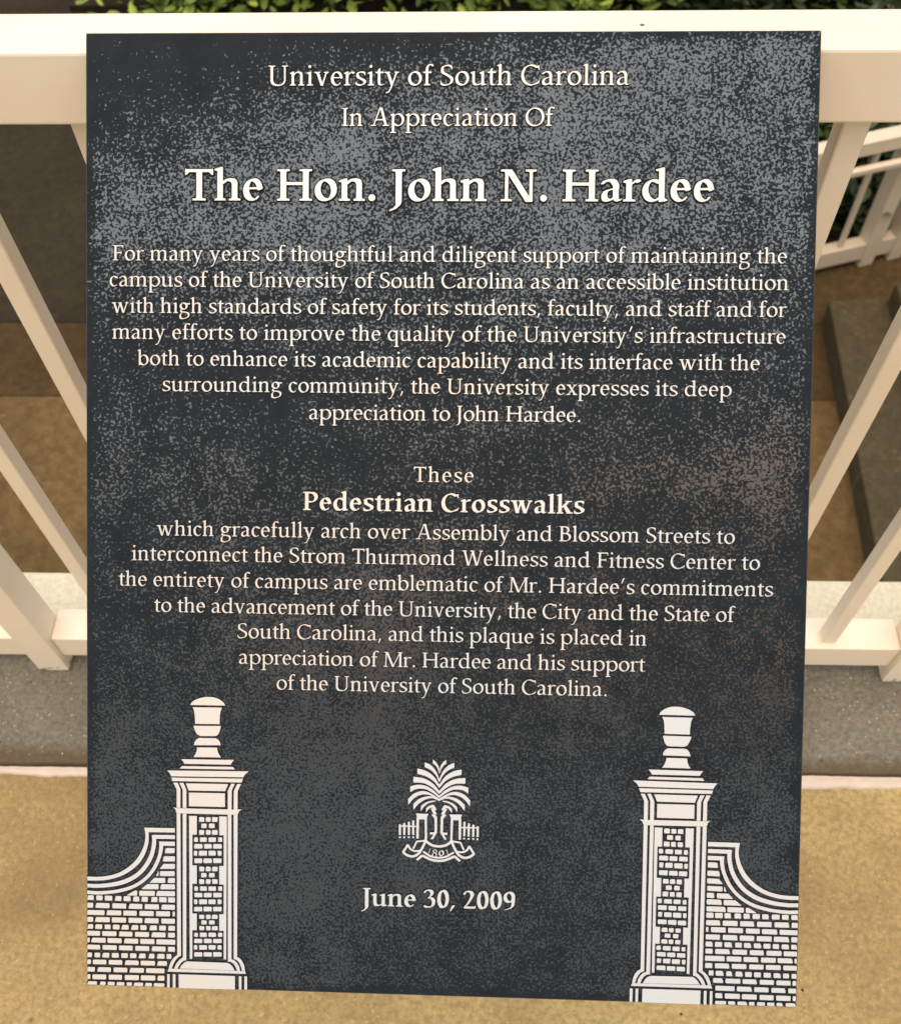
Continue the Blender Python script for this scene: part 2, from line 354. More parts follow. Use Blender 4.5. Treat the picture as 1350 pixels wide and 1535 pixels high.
# ------------------------------------------------------------------ shrubs
def leaf_mesh(name, n, rx, ry, rz, size, mat, flat=.5):
    vs = []; fs = []
    clumps = [(random.uniform(-1, 1), random.uniform(-1, 1), random.uniform(.05, 1)) for _ in range(max(6, n // 60))]
    for _ in range(n):
        c = random.choice(clumps)
        for _t in range(10):
            p = Vector((c[0] + random.gauss(0, .22), c[1] + random.gauss(0, .22), c[2] + random.gauss(0, .16)))
            if (p.x ** 2 + p.y ** 2 + max(0, p.z) ** 2) < 1.25 and p.z > 0: break
        p = Vector((p.x * rx, p.y * ry, p.z * rz))
        s = size * random.uniform(.6, 1.35)
        d = Vector((random.gauss(0, 1), random.gauss(0, 1), random.gauss(.1, .6))).normalized()
        u = d.cross(Vector((random.gauss(0, flat), random.gauss(0, flat), 1))).normalized(); nn = d.cross(u)
        b = len(vs)
        vs += [p, p + d * s * .35 + u * s * .24 + nn * s * .05, p + d * s * .75 + u * s * .17 + nn * s * .02, p + d * s, p + d * s * .75 - u * s * .17 + nn * s * .02, p + d * s * .35 - u * s * .24 + nn * s * .05, p + d * s * .5 - nn * s * .03]
        fs += [(b, b + 1, b + 6), (b + 1, b + 2, b + 6), (b + 2, b + 3, b + 6), (b + 3, b + 4, b + 6), (b + 4, b + 5, b + 6), (b + 5, b, b + 6)]
    return mesh(name, vs, fs)
def shrub(x, y, rx, ry, rz, n, size, mat, label):
    r = empty('shrub', (x, y, ZL - .02), label, 'shrub', 'shrubs along the lower path')
    link('foliage', leaf_mesh('foliage', n, rx, ry, rz, size, mat), r, [mat])
    bm = bmesh.new()
    for k in range(9):
        a = random.uniform(0, 6.28); q = Vector((math.cos(a) * rx * .45, math.sin(a) * ry * .45, rz * random.uniform(.6, .85)))
        pr = None
        for t in range(5):
            f = t / 4; c = Vector((q.x * f ** 1.3, q.y * f ** 1.3, q.z * f)); rad = .018 * (1 - .75 * f)
            ring = [bm.verts.new(c + Vector((math.cos(j * 1.2566) * rad, math.sin(j * 1.2566) * rad, 0))) for j in range(5)]
            if pr:
                for j in range(5): bm.faces.new((pr[j], pr[(j + 1) % 5], ring[(j + 1) % 5], ring[j]))
            pr = ring
    me = bpy.data.meshes.new('stem'); bm.to_mesh(me); bm.free(); link('stem', me, r, [M_wood])
structure(box('planting_bed', -3.3, 9, 6.98, 12, ZL - .1, ZL + .03, M_soil))
structure(prism('ramp_bed', [(1.1, 3.86), (4.9, 5.06), (4.9, 6.94), (1.1, 6.94)], ZL - .01, ZL + .03, M_soil))
shrub(-2.05, 7.5, .8, .7, .95, 4000, .12, M_leaf, 'yellow-green shrub at the left end of the bed beside the brown path')
shrub(-.75, 7.5, .95, .75, 1.0, 4500, .13, M_leaf, 'bushy green shrub showing above the left half of the plaque')
shrub(.75, 7.5, .9, .75, 1.0, 4500, .13, M_leaf, 'green shrub showing above the middle of the plaque')
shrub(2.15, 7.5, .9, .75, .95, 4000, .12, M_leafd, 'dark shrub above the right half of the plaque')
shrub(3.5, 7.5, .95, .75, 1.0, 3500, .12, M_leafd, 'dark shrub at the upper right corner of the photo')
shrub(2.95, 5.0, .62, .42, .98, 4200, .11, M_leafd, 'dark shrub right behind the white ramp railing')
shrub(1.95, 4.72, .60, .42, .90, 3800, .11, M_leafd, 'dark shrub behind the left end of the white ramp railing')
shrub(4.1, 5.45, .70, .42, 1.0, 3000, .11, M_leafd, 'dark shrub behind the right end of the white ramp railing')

# ------------------------------------------------------------------ plaque
PO = Vector((-0.02537, -0.27137, 0.89020))
PM = Matrix(((0.999957, 0.008056, 0.004664), (-0.008439, 0.573016, 0.819501), (0.003929, -0.819505, 0.573059)))
PWD, PHT = 0.50183, 0.67099
XC = .0002
plaque = bpy.data.objects.new('plaque', None); COL.objects.link(plaque); plaque.empty_display_size = .1
plaque.matrix_world = Matrix.Translation(PO) @ PM.to_4x4()
plaque['label'] = 'dark etched plaque with pale raised lettering, gateposts and palmetto emblem, on the railing'
plaque['category'] = 'plaque'
bm = box_bm(-PWD / 2, PWD / 2, 0, .005, -PHT / 2, PHT / 2, .0007, 1)
me = bpy.data.meshes.new('panel'); bm.to_mesh(me); bm.free()
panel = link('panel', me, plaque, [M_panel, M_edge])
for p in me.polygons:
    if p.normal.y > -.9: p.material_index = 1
for x in (-.15, .15):
    box('mounting_arm', x - .0125, x + .0125, .0054, .0094, -.27, .25, M_steel, plaque, .0008)
# brackets that carry the plaque from the rail (mesh in world axes, brought into the plaque's frame)
inv = plaque.matrix_world.inverted()
def strut(x, a, b, wdt=.010):
    a, b = Vector((x, *a)), Vector((x, *b)); d = (b - a).normalized(); u = Vector((1, 0, 0)); v = d.cross(u)
    vs = [inv @ (p + u * sx * wdt + v * sz * .004) for p in (a, b) for sx, sz in ((-1, -1), (1, -1), (1, 1), (-1, 1))]
    fs = [(0, 1, 2, 3), (7, 6, 5, 4), (0, 4, 5, 1), (1, 5, 6, 2), (2, 6, 7, 3), (3, 7, 4, 0)]
    link('bracket_strut', mesh('bracket_strut', vs, fs), plaque, [M_steel])
for x in (-.15, .15):
    strut(x, (-.235, .880), (-.004, 1.035)); strut(x, (-.415, .755), (-.004, 1.022))

GL = {
'R,':(250,[[70,-123,49,-114,46,-110,84,18,99,88,102,91,150,97,173,98,164,58,79,-118,74,-124]]),
'R.':(250,[[114,-6,98,0,82,15,76,28,73,50,82,72,97,88,116,95,136,95,160,82,168,72,174,60,177,48,175,30,162,7,148,-2,136,-7]]),
'R1':(500,[[122,-1,119,4,120,30,186,34,202,42,209,58,209,604,208,608,204,608,92,571,89,574,89,598,205,668,208,672,210,688,230,689,240,690,252,695,282,695,295,686,295,62,304,42,320,34,384,30,385,2,380,-1]]),
'R8':(500,[[204,-14,170,-8,142,2,98,29,75,52,60,74,48,96,38,124,31,160,31,192,40,234,51,264,72,297,97,324,126,346,156,364,108,393,87,414,72,436,62,456,53,486,51,528,62,570,74,594,89,616,124,648,160,671,212,690,254,699,298,699,316,697,346,688,387,666,400,655,418,635,434,608,440,592,449,540,443,500,436,480,428,464,406,433,382,411,349,390,347,386,382,368,414,345,434,323,450,298,460,276,469,244,474,204,471,178,460,132,444,100,426,75,400,49,383,36,331,8,296,-4,242,-15],[269,30,290,29,312,36,327,46,352,73,365,94,374,118,383,168,383,184,372,240,362,262,339,296,315,318,292,333,264,344,235,350,216,351,198,347,174,331,156,311,144,292,130,260,121,218,121,190,128,156,138,128,163,88,186,65,212,48,248,34],[269,400,286,399,300,403,316,413,332,432,347,456,352,472,359,512,357,528,352,554,346,572,322,609,309,622,284,639,256,650,232,655,208,655,200,652,188,645,170,627,155,604,146,578,141,554,141,530,152,488,174,451,194,431,210,420,240,406]]),
'RA':(778,[[28,-1,25,4,26,30,88,34,104,42,112,58,132,59,135,62,364,686,370,703,374,707,476,707,481,704,617,210,658,62,662,59,674,58,683,42,694,36,702,33,754,30,755,4,752,-1,496,0,496,30,554,33,566,39,568,42,522,210,516,215,238,215,230,200,171,40,174,37,184,33,242,30,242,0],[253,258,507,258,506,268,423,570,402,646,400,653,398,654,396,652]]),
'RB':(611,[[36,-1,33,4,34,30,82,34,98,42,105,58,105,630,98,648,82,656,34,660,34,688,294,689,298,688,302,682,328,689,344,689,366,685,405,672,442,649,470,621,488,588,499,548,499,520,492,488,486,472,474,450,460,431,442,413,398,380,448,366,488,346,510,331,536,305,553,280,562,258,569,234,571,190,560,148,536,105,510,77,460,42,418,22,370,7,324,-1],[331,30,352,38,396,48,410,54,430,67,445,82,463,108,474,134,481,166,481,190,472,226,462,248,445,274,418,301,402,312,366,330,346,336,332,339,202,339,198,338,197,334,197,50,202,47,326,47,329,44,329,32],[198,388,322,387,352,396,375,414,398,452,407,480,409,514,400,552,388,576,368,603,340,626,304,643,198,642]]),
'RC':(709,[[340,-16,314,-15,280,-9,218,11,194,24,159,46,133,68,106,97,71,150,54,188,40,230,31,270,27,308,27,352,31,390,40,430,61,490,82,528,98,552,132,593,165,622,214,654,264,678,332,699,378,705,414,705,446,701,498,686,548,661,604,661,654,676,654,526,632,526,606,594,590,606,584,608,570,600,550,593,530,593,470,632,444,644,396,659,366,663,334,663,298,656,268,645,241,628,198,587,182,566,164,538,142,492,126,438,119,402,117,378,119,314,132,254,148,209,170,168,194,133,207,118,248,79,280,58,312,42,334,34,376,25,420,25,452,32,474,40,541,80,556,85,576,86,596,98,654,164,670,161,672,156,642,76,634,67,542,22,539,24,538,40,536,41,489,14,444,-2,398,-13]]),
'RF':(556,[[36,-1,33,4,34,30,86,34,102,42,109,58,109,630,102,648,86,656,34,660,33,686,38,689,518,689,521,686,527,588,527,562,524,559,504,560,481,638,478,641,298,641,206,641,201,638,201,374,206,371,420,371,423,376,424,414,436,424,442,426,443,272,438,269,426,269,423,272,423,320,420,325,202,324,202,58,209,42,226,34,284,30,284,0]]),
'RH':(832,[[44,-1,41,4,42,30,92,34,108,42,115,58,115,630,108,648,92,656,42,660,42,688,280,688,280,660,234,657,222,652,214,647,207,630,207,394,208,390,212,389,624,389,627,394,627,632,620,648,604,656,554,660,554,688,790,689,793,686,793,662,786,659,746,657,734,652,726,647,719,630,719,62,726,44,734,38,746,33,792,30,792,0,554,0,554,30,604,34,620,42,627,58,626,338,212,339,208,338,207,334,207,60,214,43,222,38,234,33,280,30,280,0]]),
'RI':(337,[[52,-1,49,4,50,30,104,34,120,42,127,58,127,630,120,648,104,656,50,660,49,686,54,689,294,689,297,684,296,660,244,656,227,648,219,630,219,62,226,44,234,38,246,33,296,30,297,2,292,-1]]),
'RJ':(333,[[22,-214,16,-212,12,-206,16,-197,38,-182,71,-166,91,-146,104,-129,124,-94,129,-80,130,-62,127,-24,127,632,120,648,104,656,48,660,47,686,52,689,202,689,290,689,294,688,295,684,294,660,246,657,238,654,226,648,219,632,219,-16,215,-24,213,-50,206,-70,192,-96,167,-130,140,-159,112,-180,57,-208,32,-215]]),
'RM':(946,[[32,-1,29,4,30,30,84,34,100,42,111,62,123,306,137,636,132,648,116,656,62,660,61,684,64,689,234,689,240,686,492,90,496,93,515,130,764,638,762,648,746,656,700,660,700,688,926,688,926,660,888,657,876,652,868,647,861,630,861,138,861,60,868,44,872,40,886,34,926,30,926,0,704,-1,699,2,700,30,746,34,762,42,769,58,769,544,768,551,766,550,515,40,514,36,527,0,430,0,192,566,184,581,159,54,166,41,182,34,234,30,235,2,230,-1]]),
'RO':(786,[[328,-16,268,-4,234,8,202,24,176,40,148,61,122,86,96,117,76,148,54,192,36,250,27,310,27,352,31,386,48,452,57,476,86,528,116,569,150,603,179,626,238,661,272,676,314,690,388,705,458,704,494,698,542,684,604,652,638,627,664,602,704,550,732,496,747,446,759,356,747,272,740,244,730,216,712,180,692,148,671,120,645,94,606,62,548,27,514,12,472,-2,398,-17],[395,28,446,27,472,32,502,42,549,70,587,106,620,152,644,200,657,246,669,330,657,414,648,450,639,474,614,518,581,562,545,596,498,627,474,638,440,650,391,660,340,661,314,656,284,646,237,618,199,582,182,561,160,526,138,478,121,414,117,380,117,338,126,280,146,218,172,170,205,126,241,92,288,61,312,50,346,38]]),
'RS':(525,[[146,-14,122,-10,90,0,70,11,52,33,44,33,43,52,37,62,42,72,39,122,40,158,60,158,77,86,98,71,124,48,146,38,174,31,202,27,236,27,298,40,334,52,353,62,374,88,384,110,393,146,393,180,380,218,365,240,349,256,296,290,122,388,97,404,75,424,62,446,55,472,55,548,60,584,66,602,86,629,114,648,146,664,200,684,256,699,310,707,330,705,354,703,382,694,410,680,428,666,444,668,445,628,452,608,445,596,444,542,422,542,412,588,381,626,364,640,328,654,302,661,286,663,242,661,206,652,172,640,158,633,152,624,145,600,147,546,145,506,148,490,160,463,184,442,390,328,423,308,452,283,469,260,476,244,483,222,485,194,476,146,458,106,444,85,412,56,364,29,304,8,256,-5,198,-15]]),
'RT':(613,[[182,-1,179,4,180,30,240,34,256,42,263,58,263,638,258,641,100,640,54,567,50,565,28,565,25,570,25,694,32,697,64,689,430,689,548,689,582,697,586,696,587,692,587,570,584,565,560,566,522,628,512,641,360,641,355,638,355,60,363,42,380,34,438,30,439,2,434,-1]]),
'RU':(778,[[348,-16,294,-13,250,-5,210,8,190,18,174,29,152,52,134,80,120,108,114,124,109,148,111,194,109,204,109,632,102,648,86,656,30,660,30,688,276,688,276,660,222,656,206,649,197,628,197,246,199,226,197,178,199,164,205,144,234,94,253,72,272,58,298,46,338,35,382,29,406,29,440,29,466,33,496,42,515,52,547,86,564,112,576,134,585,166,589,200,589,632,582,648,566,656,506,660,506,688,720,689,725,686,724,660,668,657,660,654,649,648,641,632,641,204,637,148,626,118,604,78,582,53,558,36,536,24,502,10,446,-6,392,-15]]),
'RW':(1000,[[272,-13,268,-4,104,628,100,631,80,632,72,648,56,656,16,660,16,688,244,688,244,660,202,657,194,654,193,650,332,114,336,106,346,136,475,600,467,628,464,631,450,632,442,648,426,656,392,660,391,686,396,689,600,688,600,660,570,656,559,652,557,648,682,206,714,96,716,92,718,92,868,646,868,650,854,657,804,660,804,688,984,689,987,686,987,664,984,659,952,657,940,653,932,647,924,632,912,628,744,8,742,0,743,-12,654,-13,649,-10,504,500,501,512,498,513,360,18,359,8,364,-11,360,-13]]),
'Ra':(500,[[130,-6,112,-2,82,10,59,28,48,48,39,84,39,102,50,142,62,166,73,182,96,205,118,220,144,235,188,250,296,280,299,284,299,332,287,362,257,408,247,418,230,428,196,437,172,437,162,434,136,421,110,391,98,382,74,372,60,369,46,374,45,380,48,387,73,420,88,433,118,450,170,470,218,481,280,479,298,474,320,464,340,448,352,435,368,410,382,382,390,356,393,338,389,270,385,254,385,82,394,50,404,36,410,33,424,33,482,56,490,56,493,52,486,44,432,16,384,3,360,3,336,12,313,32,304,48,300,50,258,25,222,8,200,0,172,-7],[199,38,208,38,238,51,282,74,296,82,299,86,299,256,296,258,290,257,246,244,202,226,168,209,146,180,131,140,131,104,142,72,149,62,162,52]]),
'Rb':(553,[[248,-10,226,-6,202,2,166,22,84,-3,74,-2,65,2,65,636,52,650,2,656,1,678,12,684,114,726,142,731,150,730,151,560,152,408,170,425,200,446,218,456,254,470,280,477,318,481,342,479,372,472,400,462,418,452,450,429,467,410,484,384,496,360,506,334,515,300,519,272,519,228,510,178,500,148,489,122,459,78,420,42,392,24,354,6,302,-9],[309,32,322,31,336,34,355,44,377,66,396,94,408,118,421,154,429,202,429,238,425,270,412,314,396,348,378,375,348,407,326,422,294,436,272,439,252,438,228,428,213,418,174,377,151,364,151,146,152,143,170,138,201,92,235,60,274,40]]),
'Rc':(444,[[196,-8,174,-4,146,6,124,18,106,31,80,60,56,104,41,148,33,200,35,262,42,296,50,322,70,366,95,402,116,423,142,442,176,461,224,477,246,481,292,481,312,476,332,469,370,444,404,444,405,404,402,354,398,351,382,352,366,392,346,384,320,379,308,382,278,411,258,424,226,436,206,437,192,429,177,414,158,386,144,358,134,328,125,288,123,268,125,210,134,170,146,136,158,112,183,76,216,46,240,34,260,29,272,29,286,34,298,41,327,68,346,78,366,81,373,76,372,71,359,56,336,33,302,12,272,0,244,-7,230,-9]]),
'Rd':(611,[[234,-10,186,-2,146,14,114,35,82,70,56,116,41,162,35,200,35,242,39,270,48,304,58,331,74,360,95,390,118,413,137,428,186,456,240,475,260,479,296,481,326,476,356,466,376,456,404,436,404,638,392,650,338,655,335,658,336,680,364,690,454,726,484,731,491,728,491,76,502,56,508,49,576,40,577,20,574,17,494,3,488,-1,470,-1,408,-11,405,-6,405,48,402,51,366,24,328,6,274,-9],[275,32,306,31,322,36,334,42,370,68,386,76,402,79,405,82,405,394,402,398,382,391,362,392,314,424,286,434,264,439,234,439,218,435,196,421,170,392,146,351,134,316,125,266,125,234,129,202,142,158,158,124,170,105,190,81,214,60,244,42]]),
'Re':(479,[[206,-8,180,-5,158,2,130,16,108,31,85,54,70,76,54,108,44,138,33,200,33,242,37,274,46,310,56,338,76,376,92,399,120,427,148,446,200,470,246,481,288,481,308,476,336,464,355,452,373,436,390,414,402,396,418,362,429,328,434,294,436,286,445,282,438,257,422,244,406,236,390,231,370,231,364,234,359,252,354,255,344,253,178,251,124,248,123,230,127,198,134,170,146,136,160,108,178,79,198,57,216,44,236,34,250,30,274,30,298,41,338,83,348,90,370,97,376,96,381,92,380,87,355,54,336,35,314,20,268,0,240,-7],[126,280,170,279,180,281,352,284,353,290,350,300,336,338,318,370,304,389,277,414,253,428,226,437,202,436,174,411,160,390,145,362,131,320,125,288]]),
'Rf':(333,[[44,-1,41,4,42,30,80,34,96,42,103,58,103,418,102,422,98,423,24,423,21,426,21,452,30,457,96,467,102,470,103,556,110,600,119,626,142,664,153,678,177,700,210,718,240,729,282,735,318,728,336,722,367,706,372,696,373,682,372,672,369,666,348,654,324,651,314,659,302,672,264,692,250,697,234,694,218,676,202,644,195,622,191,594,189,556,190,470,300,469,305,466,301,428,298,424,194,423,190,422,189,418,189,62,198,42,214,34,264,30,265,2,260,-1]]),
'Rg':(556,[[174,-282,128,-279,76,-266,56,-256,47,-248,42,-238,37,-220,37,-168,33,-140,33,-118,40,-88,48,-72,67,-46,125,6,143,26,112,34,82,46,70,58,65,70,68,90,82,120,97,140,126,168,100,187,81,206,66,228,52,262,47,280,45,306,52,344,63,374,87,408,100,421,126,440,184,468,236,481,284,481,296,479,330,468,356,454,390,449,440,449,532,455,535,450,528,400,408,398,406,394,413,372,419,332,410,280,400,258,383,232,360,209,342,196,292,170,240,155,182,153,154,158,136,136,131,118,138,100,150,88,170,78,220,65,326,61,356,57,398,46,428,36,454,25,472,13,488,-4,498,-22,507,-54,507,-84,494,-135,484,-154,473,-170,454,-189,438,-200,374,-234,292,-264,230,-279],[205,-236,262,-237,292,-230,334,-216,391,-188,407,-174,421,-152,428,-134,435,-98,430,-72,420,-50,403,-28,382,-14,350,0,325,8,274,19,174,22,138,-23,120,-52,113,-70,109,-98,111,-134,120,-198,127,-212,142,-222,170,-231],[245,198,274,198,286,205,299,218,318,250,325,274,329,304,323,342,318,356,310,372,295,394,266,418,242,430,221,436,190,436,174,425,162,410,146,382,140,362,137,348,137,312,146,280,156,260,168,243,186,225,206,212,218,206]]),
'Rh':(582,[[22,-1,19,4,20,30,60,35,72,42,79,58,79,634,77,640,66,650,16,656,16,680,128,726,156,731,164,730,166,402,170,403,182,415,203,444,215,454,246,470,270,478,292,483,332,485,378,479,414,467,431,456,450,432,458,416,467,388,465,252,466,60,474,42,489,34,530,30,530,0,320,0,320,30,360,35,372,42,379,58,379,340,385,348,383,362,372,388,363,402,344,420,328,428,306,435,278,439,264,439,258,436,204,395,168,365,165,360,165,62,172,45,177,40,192,33,224,30,224,0]]),
'Ri':(291,[[38,-1,35,4,36,30,80,34,96,42,103,58,103,384,101,390,86,402,40,405,32,408,31,428,36,432,90,452,144,474,183,482,188,482,189,478,189,62,198,42,210,35,216,33,256,30,257,2,252,-1],[134,606,114,614,102,623,94,640,91,660,96,676,105,690,126,702,148,705,162,700,178,689,188,670,191,650,184,630,175,618,162,610,150,606]]),
'Rl':(291,[[38,-1,35,4,36,30,80,34,96,42,103,58,103,634,101,640,90,650,32,656,31,678,34,681,82,698,152,726,182,731,188,730,189,726,189,62,198,42,210,35,216,33,256,30,257,2,252,-1]]),
'Rm':(883,[[24,-1,21,4,22,30,60,35,72,42,79,58,79,384,77,390,62,402,24,405,16,408,15,428,24,434,136,479,162,483,165,480,165,406,166,402,168,401,183,416,202,443,222,458,246,470,292,483,318,485,356,483,392,476,420,466,434,457,446,445,470,400,487,416,511,448,536,464,574,478,596,483,636,485,692,477,722,466,738,455,756,432,764,416,773,388,773,346,771,336,771,62,782,41,798,33,828,30,829,2,824,-1,628,0,628,30,662,34,676,41,680,46,685,60,685,140,685,340,691,348,686,370,670,401,650,420,620,433,584,439,566,438,508,395,471,362,469,336,469,62,480,41,496,33,526,30,526,0,326,0,326,30,364,35,376,42,383,58,383,340,389,348,387,362,376,388,360,411,348,420,318,433,282,439,262,439,204,395,168,365,165,360,165,62,176,41,192,33,222,30,222,0]]),
'Rn':(582,[[22,-1,19,4,20,30,60,35,72,42,79,58,79,384,77,390,62,402,24,405,16,408,15,428,24,434,126,476,162,483,165,478,166,402,183,416,204,445,222,458,246,470,292,483,332,485,388,476,416,466,430,457,442,445,458,416,467,388,467,346,465,336,465,62,474,42,494,33,530,30,531,4,528,-1,320,0,320,30,360,35,372,42,379,58,379,340,385,348,382,364,372,388,363,402,345,420,328,428,306,435,264,439,204,395,168,365,165,360,165,62,172,45,177,40,192,33,224,30,224,0]]),
'Ro':(546,[[216,-10,170,2,132,22,114,35,92,57,72,84,50,128,37,172,33,200,33,240,39,278,50,314,72,358,97,392,136,426,180,453,226,470,276,481,330,480,358,474,398,458,433,434,455,412,474,386,496,342,507,300,513,246,503,178,489,138,460,91,432,61,392,32,338,6,296,-6,268,-11],[283,34,314,33,327,36,338,42,358,57,376,77,392,102,410,142,417,172,423,220,417,270,410,300,393,340,378,363,344,399,322,414,298,426,263,436,230,437,208,428,181,406,164,384,143,348,134,322,125,284,123,234,129,194,138,164,156,126,175,98,202,71,224,56,248,44]]),
'Rp':(601,[[22,-277,19,-272,20,-246,60,-242,76,-234,83,-218,83,384,81,390,66,402,28,405,20,408,20,430,130,476,166,483,169,478,169,404,172,401,190,421,209,436,250,458,292,473,350,481,390,477,422,468,464,448,496,423,518,398,544,352,560,300,565,270,565,228,554,174,541,138,518,100,484,61,462,44,430,24,372,0,332,-9,310,-11,282,-9,242,2,202,24,170,51,169,-214,178,-234,194,-242,244,-246,245,-274,240,-277],[321,32,360,31,378,36,408,55,428,77,445,102,464,148,473,186,475,236,473,256,462,300,442,344,422,373,392,403,364,422,342,432,319,438,282,439,265,434,236,417,198,382,169,368,169,108,172,102,184,105,198,104,238,67,258,54,288,40]]),
'Rq':(560,[[324,-277,321,-272,322,-246,374,-242,390,-234,397,-218,396,56,392,55,365,30,344,18,300,0,258,-9,214,-9,176,0,156,7,124,26,101,44,89,58,74,80,58,110,50,130,39,170,35,200,37,260,46,298,65,348,87,382,120,417,156,442,184,457,212,468,244,477,290,481,318,477,344,468,368,456,394,435,397,438,397,466,400,469,462,469,480,479,483,476,483,-214,491,-232,496,-237,510,-243,546,-246,547,-274,542,-277],[283,30,304,31,322,38,370,74,392,82,397,86,397,388,394,391,372,385,360,386,351,390,324,412,297,428,268,437,246,439,228,439,205,430,179,406,156,372,142,342,129,298,125,268,125,232,131,192,142,156,158,122,177,94,204,65,228,48,260,34]]),
'Rr':(395,[[24,-1,21,4,22,30,60,34,76,42,83,58,83,384,81,390,66,402,28,405,20,408,20,430,130,476,166,483,169,478,169,396,172,393,222,447,244,460,284,473,326,473,345,470,382,462,394,456,397,450,396,436,383,422,344,406,316,403,308,408,306,422,286,429,258,432,222,401,177,356,169,344,169,62,178,42,194,34,246,30,246,0]]),
'Rs':(424,[[136,-10,112,-6,80,4,65,12,52,25,40,24,38,44,27,60,30,67,38,74,38,128,56,128,70,82,110,54,134,42,192,31,234,33,270,44,290,54,298,62,308,80,313,96,313,116,310,126,303,138,274,160,160,219,104,244,81,262,68,284,59,314,55,350,55,382,58,394,66,412,80,429,106,446,128,456,156,466,200,477,228,481,274,481,308,477,332,470,353,460,368,444,383,408,379,400,367,390,366,346,346,346,338,386,306,417,292,426,248,437,194,439,156,432,146,428,142,424,135,402,135,384,142,344,158,310,178,290,274,244,340,208,374,185,388,170,396,152,399,138,396,112,384,84,363,58,340,42,307,24,258,6,210,-7,184,-11]]),
'Rt':(326,[[174,-4,146,3,124,19,108,44,103,62,103,76,99,82,99,418,94,421,20,422,19,460,22,465,86,465,98,468,100,534,163,586,174,591,182,591,185,588,186,468,300,469,304,468,305,464,301,426,298,422,190,421,185,418,185,138,187,128,187,84,190,72,197,52,206,39,226,29,266,31,310,47,322,47,326,44,320,36,258,6,220,-3]]),
'Ru':(603,[[402,-11,399,-6,398,50,360,30,308,12,240,-3,182,-7,152,0,131,12,109,34,91,62,84,84,81,104,83,146,81,154,81,384,71,396,64,400,24,403,16,406,15,426,24,432,128,474,164,481,167,476,167,196,169,182,169,122,174,104,186,80,208,53,228,39,244,35,268,37,322,47,358,60,398,97,399,384,389,396,382,400,342,403,334,406,333,426,342,432,446,474,482,481,485,476,485,76,496,56,502,49,570,40,571,20,568,17,488,3,482,-1,464,-1]]),
'Rv':(565,[[240,-9,236,-2,92,406,88,409,62,410,54,427,40,434,8,438,8,468,218,468,218,438,184,436,176,432,176,428,294,93,297,94,302,110,402,428,400,432,388,437,356,438,356,468,512,469,515,466,515,440,512,437,492,437,484,434,470,427,462,410,446,409,442,406,322,24,321,16,327,-8]]),
'Rw':(834,[[218,-9,212,2,86,404,82,409,58,410,50,427,36,434,4,438,3,464,6,469,210,468,210,438,180,436,170,432,169,428,270,106,272,106,276,120,357,404,356,408,350,410,340,428,320,437,298,438,298,468,474,468,474,438,458,435,454,432,453,428,547,128,558,92,560,88,563,90,676,428,673,432,660,437,628,438,627,464,630,469,784,469,787,466,787,442,784,437,764,437,748,431,742,426,734,410,720,409,716,406,584,14,588,-8,500,-8,398,316,388,348,386,348,295,30,303,-8]]),
'Rx':(516,[[24,-1,21,4,22,30,58,35,70,42,80,59,116,60,221,224,106,407,102,409,60,409,48,428,30,436,12,438,12,468,208,468,208,438,186,436,186,432,270,303,354,432,350,437,322,438,322,468,472,469,475,466,475,446,475,440,472,437,454,437,434,428,422,409,384,408,293,266,422,61,426,59,458,59,470,40,484,34,502,30,502,0,312,0,312,30,338,33,341,38,244,187,146,36,148,33,176,30,176,0]]),
'Ry':(556,[[56,-270,50,-267,47,-262,50,-255,57,-248,92,-232,132,-226,154,-200,186,-146,208,-92,220,-68,243,-4,237,2,89,406,86,409,58,410,50,427,36,434,4,438,4,468,214,468,214,438,182,437,172,430,279,138,286,122,290,128,397,428,396,432,386,437,354,438,354,468,508,469,511,466,511,440,508,437,486,436,472,430,467,426,458,410,442,409,438,406,254,-108,250,-111,236,-112,205,-194,192,-218,174,-239,149,-254,124,-262,72,-271]]),
'R’':(278,[[94,482,68,490,67,494,139,712,144,716,198,730,216,734,217,730,113,506,100,482]]),
'B,':(250,[[38,-124,8,-113,6,-110,58,16,80,90,172,113,194,119,198,116,178,58,42,-123]]),
'B.':(250,[[112,-6,102,-4,82,6,66,21,54,48,51,74,60,100,67,112,81,126,104,137,138,139,164,128,178,117,188,104,197,84,199,68,197,48,188,28,181,18,159,0,138,-7]]),
'B0':(500,[[188,-14,150,-2,130,11,110,31,84,70,62,118,41,192,31,260,29,334,37,420,56,498,72,540,96,584,117,612,131,626,172,654,216,674,270,689,312,690,336,684,360,672,390,645,416,606,438,558,452,512,461,474,471,364,461,246,444,178,428,135,404,92,383,64,369,50,328,22,284,2,230,-13],[269,54,274,54,286,72,304,108,320,154,329,188,335,226,341,304,339,360,333,422,327,454,304,526,286,562,270,587,248,611,231,622,226,622,214,604,196,568,180,522,172,490,163,440,159,398,159,322,163,280,173,222,196,150,214,114,230,89,252,65]]),
'B2':(500,[[42,-1,39,2,39,28,32,34,32,38,71,90,128,153,152,190,180,240,220,318,272,432,285,476,285,508,280,536,272,558,260,580,247,596,236,604,208,618,160,631,144,630,129,618,117,598,98,554,88,541,56,526,34,522,24,524,20,526,19,530,23,578,34,606,62,632,112,660,168,680,222,691,256,691,302,682,340,668,367,652,377,642,392,622,401,606,413,568,415,528,410,506,400,478,376,430,330,348,250,221,207,166,168,127,139,102,120,80,428,79,460,108,484,109,487,106,487,100,470,2,464,-1]]),
